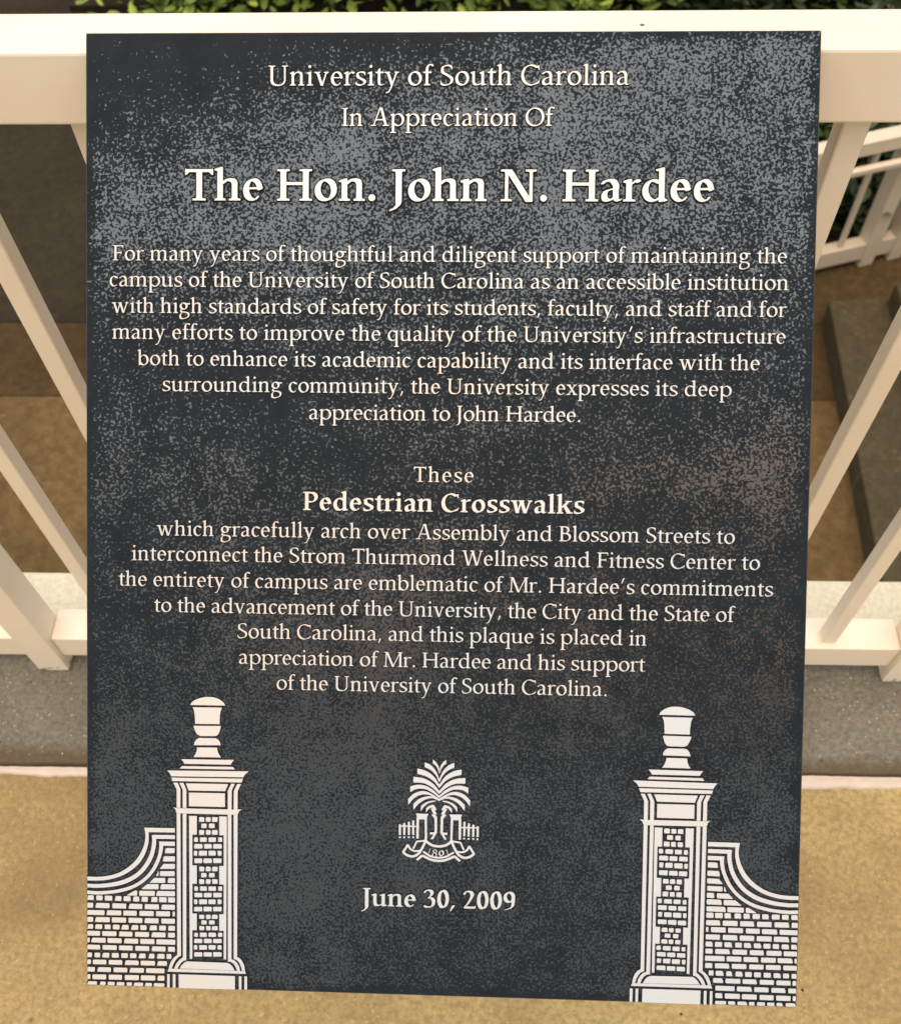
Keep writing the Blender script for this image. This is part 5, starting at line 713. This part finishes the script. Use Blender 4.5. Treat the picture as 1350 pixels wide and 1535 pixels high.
EMB = [
[-1.05,-238.83,-3.27,-238.64,-5.71,-238.06,-8.16,-237.06,-11.27,-235.55,-11.71,-235.76,-14.38,-238.08,-14.83,-238.34,-15.76,-237.26,-15.66,-236.92,-12.05,-233.88,-11.83,-233.88,-11.38,-234.33,-10.94,-233.83,-6.49,-235.95,-4.6,-236.61,-2.16,-237.08,-0.6,-237.09,-0.16,-237.19,0.62,-237.09,1.84,-237.08,4.29,-236.61,6.17,-235.95,10.51,-233.85,10.73,-233.9,11.06,-234.33,11.62,-233.84,15.44,-237.03,15.31,-237.48,14.67,-238.26,14.51,-238.34,14.14,-238.14,11.4,-235.76,10.95,-235.55,6.84,-237.5,4.62,-238.28,2.17,-238.75,0.95,-238.76,0.51,-238.87],
[-1.6,-236.39,-2.71,-236.31,-4.94,-235.83,-6.16,-235.39,-7.49,-234.72,-11.16,-232.32,-11.18,-232.03,-10.6,-231.2,-10.38,-231.23,-6.71,-233.61,-5.83,-234.06,-4.27,-234.61,-2.49,-234.97,-1.27,-234.98,-0.94,-235.08,0.51,-235.09,1.17,-234.98,2.17,-234.97,3.4,-234.75,5.51,-234.06,6.95,-233.28,10.17,-231.19,10.4,-231.3,10.87,-232.03,10.84,-232.32,6.95,-234.84,5.29,-235.61,3.06,-236.19,1.06,-236.42],
[-19.94,-236.17,-22.16,-235.5,-23.86,-234.59,-25.6,-233.16,-25.37,-232.59,-25.71,-232.26,-25.73,-232.03,-22.27,-226.54,-21.71,-226.83,-21.16,-226.8,-21.05,-226.89,-19.88,-229.14,-18.71,-230.06,-17.83,-230.5,-16.94,-230.75,-15.16,-230.76,-13.38,-230.52,-13.19,-230.37,-11.69,-227.48,-10.58,-225.03,-10.57,-224.7,-10.71,-224.65,-15.05,-225.13,-15.29,-225.48,-17.27,-229.95,-17.49,-230.05,-17.71,-229.95,-18.38,-229.61,-18.46,-229.37,-15.83,-224.04,-10.27,-223.31,-9.89,-223.03,-9.88,-218.26,-9.99,-217.7,-9.99,-212.37,-10.1,-211.81,-10.11,-208.92,-10.38,-208.76,-13.83,-208.76,-14.09,-208.92,-14.21,-222.26,-14.38,-222.52,-15.27,-222.53,-15.71,-222.41,-15.87,-222.26,-15.88,-214.59,-16.05,-214.32,-17.27,-214.32,-17.43,-214.48,-17.33,-219.81,-17.38,-220.02,-17.6,-220.09,-18.6,-220.08,-18.76,-219.92,-18.89,-214.48,-19.16,-214.31,-20.38,-214.38,-20.45,-220.03,-20.6,-220.19,-21.16,-220.2,-21.71,-220.08,-21.87,-219.92,-21.89,-214.48,-22.05,-214.32,-23.59,-214.26,-23.66,-220.03,-23.71,-220.24,-23.94,-220.31,-24.94,-220.19,-25.09,-220.03,-25.11,-214.37,-25.38,-214.2,-26.7,-214.26,-26.77,-218.81,-26.67,-220.14,-26.94,-220.31,-28.03,-220.26,-28.21,-219.37,-28.21,-213.26,-28.08,-212.92,-27.38,-212.47,-26.83,-212.9,-26.76,-213.26,-26.6,-213.41,-25.27,-213.39,-25.18,-212.03,-24.71,-211.54,-24.38,-211.39,-23.81,-211.81,-23.59,-213.37,-22.05,-213.41,-21.88,-213.14,-21.96,-211.14,-21.16,-210.43,-20.83,-210.64,-20.55,-211.03,-20.38,-213.35,-19.05,-213.52,-18.88,-213.26,-18.87,-210.14,-18.71,-209.87,-18.16,-209.39,-17.83,-209.54,-17.44,-210.03,-17.38,-213.46,-16.05,-213.52,-15.88,-213.26,-15.88,-208.59,-15.62,-206.59,-16.4,-204.92,-16.36,-204.7,-14.05,-204.64,-13.49,-204.76,-7.6,-204.77,-7.52,-205.03,-8.55,-207.03,-8.55,-211.59,-8.44,-212.14,-8.44,-217.48,-8.33,-218.03,-8.33,-223.14,-8.24,-223.48,-7.49,-224.31,-5.94,-225.39,-4.71,-226.06,-3.49,-226.5,-0.6,-226.87,1.73,-226.75,3.06,-226.53,4.4,-226.06,5.62,-225.39,7.17,-224.31,7.98,-223.37,8.23,-207.03,7.16,-204.92,7.4,-204.76,9.4,-204.76,13.17,-204.76,13.73,-204.64,16.06,-204.72,16.09,-204.92,15.3,-206.59,15.56,-208.59,15.56,-213.26,15.73,-213.52,17.06,-213.46,17.13,-210.03,17.51,-209.54,17.84,-209.39,18.4,-209.87,18.56,-210.14,18.56,-213.26,18.73,-213.52,20.06,-213.35,20.24,-211.03,20.51,-210.64,20.84,-210.43,21.64,-211.14,21.56,-213.14,21.73,-213.41,23.27,-213.37,23.49,-211.81,24.06,-211.39,24.4,-211.54,24.86,-212.03,24.95,-213.39,26.29,-213.41,26.44,-213.26,26.51,-212.9,27.06,-212.47,27.86,-213.03,27.9,-219.37,27.71,-220.26,26.62,-220.31,26.35,-220.14,26.45,-218.81,26.38,-214.26,25.06,-214.2,24.8,-214.37,24.78,-220.03,24.62,-220.19,23.62,-220.31,23.41,-220.26,23.34,-220.03,23.27,-214.26,21.73,-214.32,21.57,-214.48,21.55,-219.92,21.4,-220.08,20.84,-220.2,20.29,-220.19,20.13,-220.03,20.06,-214.38,18.84,-214.31,18.57,-214.48,18.44,-219.92,18.29,-220.08,17.29,-220.09,17.06,-220.02,17.01,-219.81,17.11,-214.48,16.95,-214.32,15.73,-214.32,15.56,-214.59,15.55,-222.26,15.4,-222.41,14.95,-222.53,14.06,-222.52,13.9,-222.26,13.78,-208.92,13.51,-208.76,10.06,-208.76,9.8,-208.92,9.79,-211.81,9.67,-212.37,9.67,-217.7,9.56,-218.26,9.57,-223.03,9.95,-223.31,15.51,-224.04,18.14,-229.37,18.06,-229.61,17.4,-229.95,17.17,-230.05,16.95,-229.95,14.98,-225.48,14.73,-225.13,10.4,-224.65,10.25,-224.7,10.26,-225.03,11.37,-227.48,12.87,-230.37,13.06,-230.52,14.84,-230.76,16.62,-230.75,17.51,-230.5,18.4,-230.06,19.56,-229.14,20.73,-226.89,20.84,-226.8,21.4,-226.83,21.95,-226.54,25.42,-232.03,25.39,-232.26,25.05,-232.59,25.3,-233.03,25.21,-233.26,23.51,-234.61,21.84,-235.5,19.51,-236.19,17.73,-236.19,16.17,-235.72,15.06,-235.17,14.03,-234.48,13.01,-233.59,11.82,-231.92,10.82,-230.14,8.61,-225.48,8.4,-225.46,7.84,-225.95,5.95,-227.17,4.51,-227.83,2.84,-228.31,-0.49,-228.6,-1.38,-228.43,-3.16,-228.31,-4.83,-227.83,-6.27,-227.17,-8.83,-225.44,-9.08,-225.7,-10.57,-229.03,-11.69,-231.14,-12.83,-232.96,-13.66,-233.92,-15.38,-235.17,-16.49,-235.72,-18.05,-236.19],
[-19.66,-234.48,-18.38,-234.53,-17.16,-234.17,-15.35,-233.14,-14.44,-232.26,-14.37,-232.03,-17.27,-232.06,-18.94,-231.51,-20.3,-230.59,-21.05,-229.85,-21.65,-228.81,-21.83,-228.78,-23.29,-231.03,-23.95,-232.26,-23.05,-233.08,-22.38,-233.51,-21.16,-234.06],
[17.9,-234.48,19.17,-234.53,20.84,-234.06,22.29,-233.39,23.62,-232.27,22.98,-231.03,21.51,-228.78,21.29,-228.87,20.75,-229.81,20.06,-230.53,18.84,-231.39,17.4,-231.95,16.73,-232.09,14.05,-232.03,14.12,-232.26,14.95,-233.08,15.73,-233.61,16.84,-234.17],
[-5.71,-222.74,-5.83,-222.61,-5.77,-222.48,-3.87,-219.48,-4.05,-219.31,-6.25,-219.37,-6.27,-217.83,-3.27,-217.75,-3.1,-217.48,-3.22,-208.03,-5.41,-205.26,-5.27,-205.1,-4.16,-205.08,-4.04,-204.92,-5.89,-200.81,-5.71,-200.68,-4.6,-200.97,-4.38,-200.92,-5.16,-200.24,-6.38,-200.46,-7.77,-201.7,-9.05,-203.63,-9.19,-203.59,-9.21,-202.81,-9.21,-200.81,-8.88,-200.37,-7.38,-199.13,-4.49,-198.17,-4.27,-198.21,-3.05,-199.33,-1.82,-201.81,-1.94,-201.93,-2.94,-201.73,-3.09,-201.81,-1.7,-204.81,-1.83,-204.97,-2.71,-204.77,-2.84,-204.92,-1.58,-206.59,-1.44,-206.92,-1.33,-217.92,-4.05,-222.62,-4.27,-222.75],
[3.84,-222.72,1.01,-217.92,1.13,-206.92,1.26,-206.59,2.52,-204.92,2.4,-204.77,1.51,-204.97,1.38,-204.81,2.78,-201.81,2.62,-201.73,1.62,-201.93,1.5,-201.81,2.73,-199.33,3.95,-198.21,4.17,-198.17,7.06,-199.13,8.78,-200.59,8.9,-200.92,8.89,-203.48,8.84,-203.64,8.73,-203.63,8.51,-203.33,7.45,-201.7,6.06,-200.46,4.84,-200.24,4.07,-200.92,4.29,-200.97,5.4,-200.68,5.57,-200.81,3.72,-204.92,3.84,-205.08,4.95,-205.1,5.09,-205.26,2.9,-208.03,2.8,-217.59,3.06,-217.76,5.84,-217.77,6,-217.92,6.01,-219.14,5.84,-219.41,5.17,-219.31,3.58,-219.37,3.59,-219.59,5.51,-222.59,5.29,-222.75],
[-27.94,-222.52,-28.09,-222.37,-28.05,-221.38,-26.83,-221.32,-26.67,-221.48,-26.71,-222.46],
[26.51,-222.52,26.35,-222.37,26.4,-221.38,27.62,-221.32,27.78,-221.48,27.73,-222.46],
[-24.94,-222.41,-25.09,-222.26,-25.05,-221.27,-23.83,-221.21,-23.67,-221.37,-23.71,-222.35],
[23.51,-222.41,23.35,-222.26,23.4,-221.27,24.62,-221.21,24.78,-221.37,24.73,-222.35],
[-21.71,-222.3,-21.88,-222.03,-21.81,-221.14,-20.6,-221.21,-20.45,-221.37,-20.4,-222.26],
[-17.71,-222.28,-18.71,-222.13,-18.76,-221.26,-18.6,-221.1,-18.38,-221.09,-17.38,-221.16,-17.34,-222.14,-17.49,-222.3],
[17.17,-222.3,17.02,-222.14,17.06,-221.16,18.29,-221.1,18.44,-221.26,18.4,-222.13],
[20.17,-222.3,20.02,-222.14,20.19,-221.26,21.4,-221.1,21.56,-221.37,21.49,-222.26],
[-12.94,-202.76,-12.87,-199.37,-10.64,-197.48,-9.38,-196.67,-7.38,-195.79,-5.05,-195.32,-2.38,-195.24,-2.47,-195.59,-2.83,-195.83,-6.38,-196.68,-7.83,-197.34,-8.86,-198.03,-10.77,-199.81,-12.6,-202.51],
[12.51,-202.74,10.45,-199.81,8.54,-198.03,7.51,-197.34,6.06,-196.68,2.51,-195.83,2.25,-195.7,2.03,-195.37,2.17,-195.21,4.73,-195.32,7.06,-195.79,9.06,-196.67,10.32,-197.48,12.55,-199.37,12.67,-202.48,12.62,-202.76],
[-18.16,-201.94,-18.21,-199.37,-18.07,-197.7,-14.97,-194.81,-13.94,-194.12,-12.6,-193.45,-11.05,-192.9,-9.71,-192.57,-7.49,-192.2,-6.05,-192.21,-5.12,-192.37,-5.49,-192.01,-6.49,-191.57,-7.94,-191.12,-9.38,-190.87,-11.6,-190.98,-14.05,-191.68,-15.71,-192.45,-16.97,-193.26,-18.16,-194.2,-19.65,-195.92,-21.22,-198.03,-21.71,-198.42,-21.88,-196.48,-21.88,-194.59,-21.77,-194.26,-18.99,-191.48,-18.27,-190.9,-16.6,-189.9,-13.83,-188.9,-12.38,-188.65,-10.83,-188.65,-9.49,-188.87,-7.83,-189.34,-5.16,-190.56,-0.16,-193.8,3.73,-191.23,6.17,-189.89,8.17,-189.12,10.51,-188.65,11.95,-188.64,12.84,-188.76,14.29,-189.12,15.51,-189.57,16.73,-190.12,17.95,-190.9,19.51,-192.31,21.53,-194.37,21.56,-196.48,21.4,-198.42,20.9,-198.03,19.34,-195.92,17.84,-194.2,16.65,-193.26,15.4,-192.45,13.73,-191.68,11.29,-190.98,9.06,-190.87,7.62,-191.12,6.17,-191.57,5.17,-192.01,4.8,-192.37,5.73,-192.21,7.17,-192.2,9.4,-192.57,10.73,-192.9,12.29,-193.45,13.62,-194.12,14.65,-194.81,17.75,-197.7,17.9,-199.37,17.84,-201.94,17.23,-201.37,14.95,-198.53,13.73,-197.31,12.21,-196.14,10.51,-195.12,9.06,-194.45,7.95,-194.01,5.95,-193.53,4.4,-193.54,3.51,-193.79,0.84,-194.9,-0.16,-195.58,-1.16,-194.9,-3.83,-193.79,-4.71,-193.54,-6.38,-193.54,-8.27,-194.01,-10.21,-194.81,-11.6,-195.56,-14.05,-197.31,-15.32,-198.59,-17.55,-201.37],
[-0.27,-193.19,-3.9,-190.26,-5.71,-189.12,-8.49,-187.68,-9.38,-187.34,-10.94,-186.98,-13.49,-186.87,-16.49,-187.34,-18.05,-188.01,-20.05,-189.39,-20.49,-189.51,-20.54,-185.59,-20.16,-185.34,-15.6,-184.21,-12.94,-184.21,-10.05,-184.79,-8.49,-185.34,-7.16,-186,-4.83,-187.45,-3.27,-188.65,-0.32,-191.59,-0.05,-191.63,2.95,-188.65,4.51,-187.45,6.62,-186.12,8.17,-185.34,9.73,-184.79,12.62,-184.21,15.29,-184.21,17.84,-184.79,20.16,-185.48,20.23,-189.37,20.17,-189.51,19.95,-189.51,17.73,-188.01,16.17,-187.34,13.17,-186.87,10.62,-186.98,9.06,-187.34,8.17,-187.68,6.17,-188.68,3.62,-190.23,-0.05,-193.19],
[-0.27,-190.41,-3.49,-187.2,-5.16,-185.9,-6.94,-184.79,-9.49,-183.57,-10.83,-183.12,-12.49,-182.76,-13.94,-182.75,-14.38,-182.64,-17.38,-182.76,-18.27,-182.63,-18.44,-182.37,-18.43,-180.7,-18.33,-180.37,-18.32,-178.81,-18.05,-178.64,-12.94,-179.21,-11.38,-179.57,-9.16,-180.34,-6.6,-181.68,-4.27,-183.43,-2.88,-184.92,-0.65,-187.7,-0.15,-188.14,0.34,-187.7,3.46,-183.92,4.81,-182.7,7.06,-181.23,8.84,-180.34,11.06,-179.57,13.29,-179.09,17.84,-178.65,18.01,-178.92,18.12,-182.37,17.95,-182.63,17.17,-182.75,14.06,-182.64,13.62,-182.75,12.17,-182.76,10.51,-183.12,8.62,-183.79,6.62,-184.79,4.81,-185.92,3.17,-187.2,0,-190.37],
[-0.16,-186.04,-0.54,-185.7,-2.88,-182.7,-4.16,-181.43,-6.38,-179.79,-7.71,-179,-9.83,-178.01,-11.16,-177.57,-15.27,-176.61,-15.59,-176.48,-15.66,-176.26,-15.66,-173.03,-15.49,-172.77,-11.38,-173.68,-9.27,-174.45,-6.57,-176.03,-4.83,-177.43,-3.94,-178.31,-2.58,-180.03,-0.85,-182.81,-0.16,-183.73,0.53,-182.81,2.26,-180.03,3.57,-178.37,4.51,-177.43,6.29,-176.01,8.95,-174.45,11.06,-173.68,15.06,-172.79,15.29,-172.83,15.34,-173.03,15.27,-176.48,10.84,-177.57,9.51,-178.01,7.4,-179,6.06,-179.79,3.84,-181.43,2.56,-182.7,0.23,-185.7],
[-0.16,-181.93,-0.38,-181.83,-0.52,-181.59,-1.58,-179.03,-2.13,-178.03,-2.83,-177,-4.05,-175.53,-5.6,-174.09,-6.49,-173.45,-7.49,-172.9,-10.27,-171.73,-10.49,-171.59,-10.55,-171.37,-10.54,-169.59,-10.42,-168.37,-10.27,-168.25,-8.16,-169.12,-6.83,-169.79,-6.05,-170.31,-4.66,-171.59,-3.49,-173,-2.47,-174.48,-1.8,-175.7,-0.4,-179.37,-0.16,-179.73,0.09,-179.37,0.93,-177.03,1.82,-175.03,3.17,-173,5.01,-170.92,6.51,-169.79,8.06,-169.01,9.95,-168.25,10.11,-168.37,10.23,-169.7,10.17,-171.59,7.06,-172.95,5.84,-173.68,4.45,-174.81,3.01,-176.37,1.37,-178.81,0.2,-181.59,0.06,-181.83],
[-0.49,-176.15,-1.02,-173.81,-1.36,-172.81,-1.91,-171.7,-3.33,-169.92,-4.84,-168.81,-4.88,-166.26,-4.83,-166.15,-4.71,-166.21,-3.38,-167.2,-2.77,-167.81,-1.69,-169.26,-0.91,-170.7,-0.33,-172.7,-0.34,-176.03,-0.38,-176.2],
[0.06,-176.2,0.01,-172.7,0.6,-170.7,1.37,-169.26,2.46,-167.81,3.06,-167.2,4.51,-166.15,4.53,-168.81,3.01,-169.92,1.59,-171.7,1.04,-172.81,0.71,-173.81,0.21,-176.03]]
DIG = [
('1',-6.51,-231.11,0.0041,-20),
('8',-2.82,-232.59,0.0066,-8),
('o',1.86,-232.47,0.0070,6),
('1',6.02,-231.62,0.0044,18)]

def pip(pt, lp):
    r = False
    for q in range(len(lp)):
        (x0, y0), (x1, y1) = lp[q - 1], lp[q]
        if (y0 > pt[1]) != (y1 > pt[1]) and pt[0] < x0 + (pt[1] - y0) * (x1 - x0) / (y1 - y0): r = not r
    return r
def relief(name, loops, scale, h, skirt, h1=.35):
    """raised shape in the plaque's frame: loops (outer and holes) in plane units, h and skirt in metres"""
    V = []; Fc = []; mi = []
    L3 = []
    for lp in loops:
        L3.append([Vector((x * scale, y * scale, 0)) for x, y in lp])
    off = 0; idx = []
    for lp in L3:
        n = len(lp); idx.append(off)
        for p in lp: V.append((p.x, -h, p.y))
        off += n
    sg = [sum(l[i - 1][0] * l[i][1] - l[i][0] * l[i - 1][1] for i in range(len(l))) for l in loops]
    outs = [i for i in range(len(loops)) if sg[i] > 0]
    tris = []
    for oi in outs:
        grp = [oi] + [i for i in range(len(loops)) if sg[i] <= 0 and pip(loops[i][0], loops[oi])]
        mp = [idx[g] + q for g in grp for q in range(len(loops[g]))]
        tris += [tuple(mp[q] for q in t) for t in tessellate_polygon([L3[g] for g in grp])]
    for t in tris:
        a, b, c = (Vector(V[i]) for i in t)
        if (b - a).cross(c - a).y > 0: t = (t[0], t[2], t[1])
        Fc.append(tuple(t)); mi.append(0)
    for li, lp in enumerate(L3):
        n = len(lp); b0 = len(V)
        sh = []
        for i in range(n):
            p0, p1, p2 = lp[i - 1], lp[i], lp[(i + 1) % n]
            d1 = (p1 - p0); d2 = (p2 - p1)
            if d1.length < 1e-9: d1 = d2
            if d2.length < 1e-9: d2 = d1
            d = (d1.normalized() + d2.normalized())
            if d.length < 1e-6: d = d1
            d.normalize(); nn = Vector((d.y, -d.x, 0))
            sh.append(p1 + nn * skirt)
        for p in lp: V.append((p.x, -h * h1, p.y))
        for p in sh: V.append((p.x, .0002, p.y))
        t0 = idx[li]
        for i in range(n):
            j = (i + 1) % n
            Fc.append((t0 + i, t0 + j, b0 + j, b0 + i)); mi.append(1)
            Fc.append((b0 + i, b0 + j, b0 + n + j, b0 + n + i)); mi.append(1)
    me = bpy.data.meshes.new(name); me.from_pydata(V, [], Fc); me.materials.append(M_letter); me.materials.append(M_side)
    me.polygons.foreach_set('material_index', mi); me.update(); return me
def orient(lp, ccw=True):
    a = sum(lp[i - 1][0] * lp[i][1] - lp[i][0] * lp[i - 1][1] for i in range(len(lp)))
    return lp if (a > 0) == ccw else lp[::-1]
def area(lp): return abs(sum(lp[i - 1][0] * lp[i][1] - lp[i][0] * lp[i - 1][1] for i in range(len(lp)))) / 2
def pairs(f): return list(zip(f[::2], f[1::2]))

# lettering: one object per letter for the 300 that show largest, the rest joined
cache = {}
jobs = []
for (b, txt, xl, span, y, em) in LINES:
    key = lambda c: ('B' if b else 'R') + c
    adv = [250 if c == ' ' else GL[key(c)][0] for c in txt]
    x0 = min(min(f[::2]) for f in GL[key(txt[0])][1]); x1 = sum(adv[:-1]) + max(max(f[::2]) for f in GL[key(txt[-1])][1])
    s = em * .001
    tr = (span - (x1 - x0) * s) / (len(txt) - 1)
    x = xl - x0 * s
    for c, a in zip(txt, adv):
        if c != ' ': jobs.append((key(c), em, x, y))
        x += a * s + tr
jobs_i = sorted(range(len(jobs)), key=lambda i: (-round(jobs[i][1]), i))
single = set(jobs_i[:300])
rest = bmesh.new()
for i, (k, em, x, y) in enumerate(jobs):
    big = em > 25; mid = em > 16.5
    ck = (k, round(em, 2))
    if ck not in cache:
        h = .0014 if big else (.0011 if mid else .0010); sk = .0016 if big else (.0010 if mid else .00075)
        loops = [pairs(f) for f in GL[k][1]]
        # outer loop first, wound counter-clockwise, holes clockwise
        loops.sort(key=lambda l: -area(l))
        sa = sum(loops[0][q - 1][0] * loops[0][q][1] - loops[0][q][0] * loops[0][q - 1][1] for q in range(len(loops[0])))
        if sa < 0: loops = [l[::-1] for l in loops]
        cache[ck] = relief('letter', loops, em * 1e-6, h, sk)
    loc = (x / 1000, 0, y / 1000)
    if i in single:
        o = bpy.data.objects.new('letter', cache[ck]); COL.objects.link(o); o.parent = plaque; o.location = loc
    else:
        n0 = len(rest.verts); rest.from_mesh(cache[ck]); rest.verts.ensure_lookup_table()
        bmesh.ops.translate(rest, vec=loc, verts=rest.verts[n0:])
me = bpy.data.meshes.new('small_lettering'); rest.to_mesh(me); rest.free(); me.materials.append(M_letter); me.materials.append(M_side)
o = link('small_lettering', me, plaque); o['kind'] = 'stuff'

# gatepost and wall reliefs, left one as drawn and its mirror image on the right
def join_relief(polys, h, sk):
    bm = bmesh.new()
    for p in polys:
        t = relief('t', [orient(p)], 1e-3, h, sk); bm.from_mesh(t); bpy.data.meshes.remove(t)
    return bm
small_bricks = []
for side, lab in ((1, 'left'), (-1, 'right')):
    A = [(k, [(x * side, y) for x, y in pairs(f)]) for k, f in ART]
    def part(name, kinds, parent=plaque, h=.0009, sk=.0010):
        bm = join_relief([p for k, p in A if k in kinds], h, sk); me = bpy.data.meshes.new(name); bm.to_mesh(me); bm.free()
        me.materials.append(M_letter); me.materials.append(M_side); return link(name, me, parent)
    gp = part('gatepost_relief', ('moulding', 'panel', 'belt', 'base_block')); 
    part('finial', ('finial',), gp); part('cornice', ('cornice',), gp)
    wl = part('wall_relief', ('coping_band',))
    for k, p in A:
        if k == 'wall_brick' or (k == 'pillar_brick' and area(p) > 24.0):
            cx = sum(q[0] for q in p) / len(p); cy = sum(q[1] for q in p) / len(p)
            me = relief('brick', [orient([(q[0] - cx, q[1] - cy) for q in p])], 1e-3, .0008, .0008)
            o = link('brick', me, wl if k == 'wall_brick' else gp); o.location = (cx / 1000, 0, cy / 1000)
        elif k == 'pillar_brick': pass
    sm = [p for k, p in A if k == 'pillar_brick' and area(p) <= 24.0]
    if sm:
        bm = join_relief(sm, .0008, .0008); me = bpy.data.meshes.new('small_bricks'); bm.to_mesh(me); bm.free()
        me.materials.append(M_letter); me.materials.append(M_side); o = link('small_bricks', me, gp); o['kind'] = 'stuff'
# palmetto emblem
loops = [pairs(f) for f in EMB]
outer = [l for l in loops if sum(l[q - 1][0] * l[q][1] - l[q][0] * l[q - 1][1] for q in range(len(l))) > 0]
sgn = 1
big = max(loops, key=area)
if big not in outer: outer, sgn = [l for l in loops if l not in outer], -1
holes = [l for l in loops if l not in outer]
def inside(pt, lp):
    r = False
    for q in range(len(lp)):
        (x0, y0), (x1, y1) = lp[q - 1], lp[q]
        if (y0 > pt[1]) != (y1 > pt[1]) and pt[0] < x0 + (pt[1] - y0) * (x1 - x0) / (y1 - y0): r = not r
    return r
bm = bmesh.new()
for l in outer:
    hs = [h for h in holes if inside(h[0], l)]
    t = relief('t', [orient(l)] + [orient(h, False) for h in hs], 1e-3, .0008, .0006); bm.from_mesh(t); bpy.data.meshes.remove(t)
me = bpy.data.meshes.new('emblem_relief'); bm.to_mesh(me); bm.free(); me.materials.append(M_letter); me.materials.append(M_side)
emb = link('emblem_relief', me, plaque)
for (c, x, y, s, rot) in DIG:
    ls_ = [pairs(f) for f in GL[('B' if c == 'o' else 'R') + c][1]]; ls_.sort(key=lambda l: -area(l))
    a = GL[('B' if c == 'o' else 'R') + c][0] / 2
    ls_ = [orient([(px_ - a, py_ - (345 if c != 'o' else 235)) for px_, py_ in l], q == 0) for q, l in enumerate(ls_)]
    cr, sr = math.cos(math.radians(rot)), math.sin(math.radians(rot))
    ls_ = [[(px_ * cr - py_ * sr, px_ * sr + py_ * cr) for px_, py_ in l] for l in ls_]
    o = link('numeral', relief('numeral', ls_, s * 1.15e-3, .0008, .0003), emb); o.location = (x / 1000, 0, y / 1000)
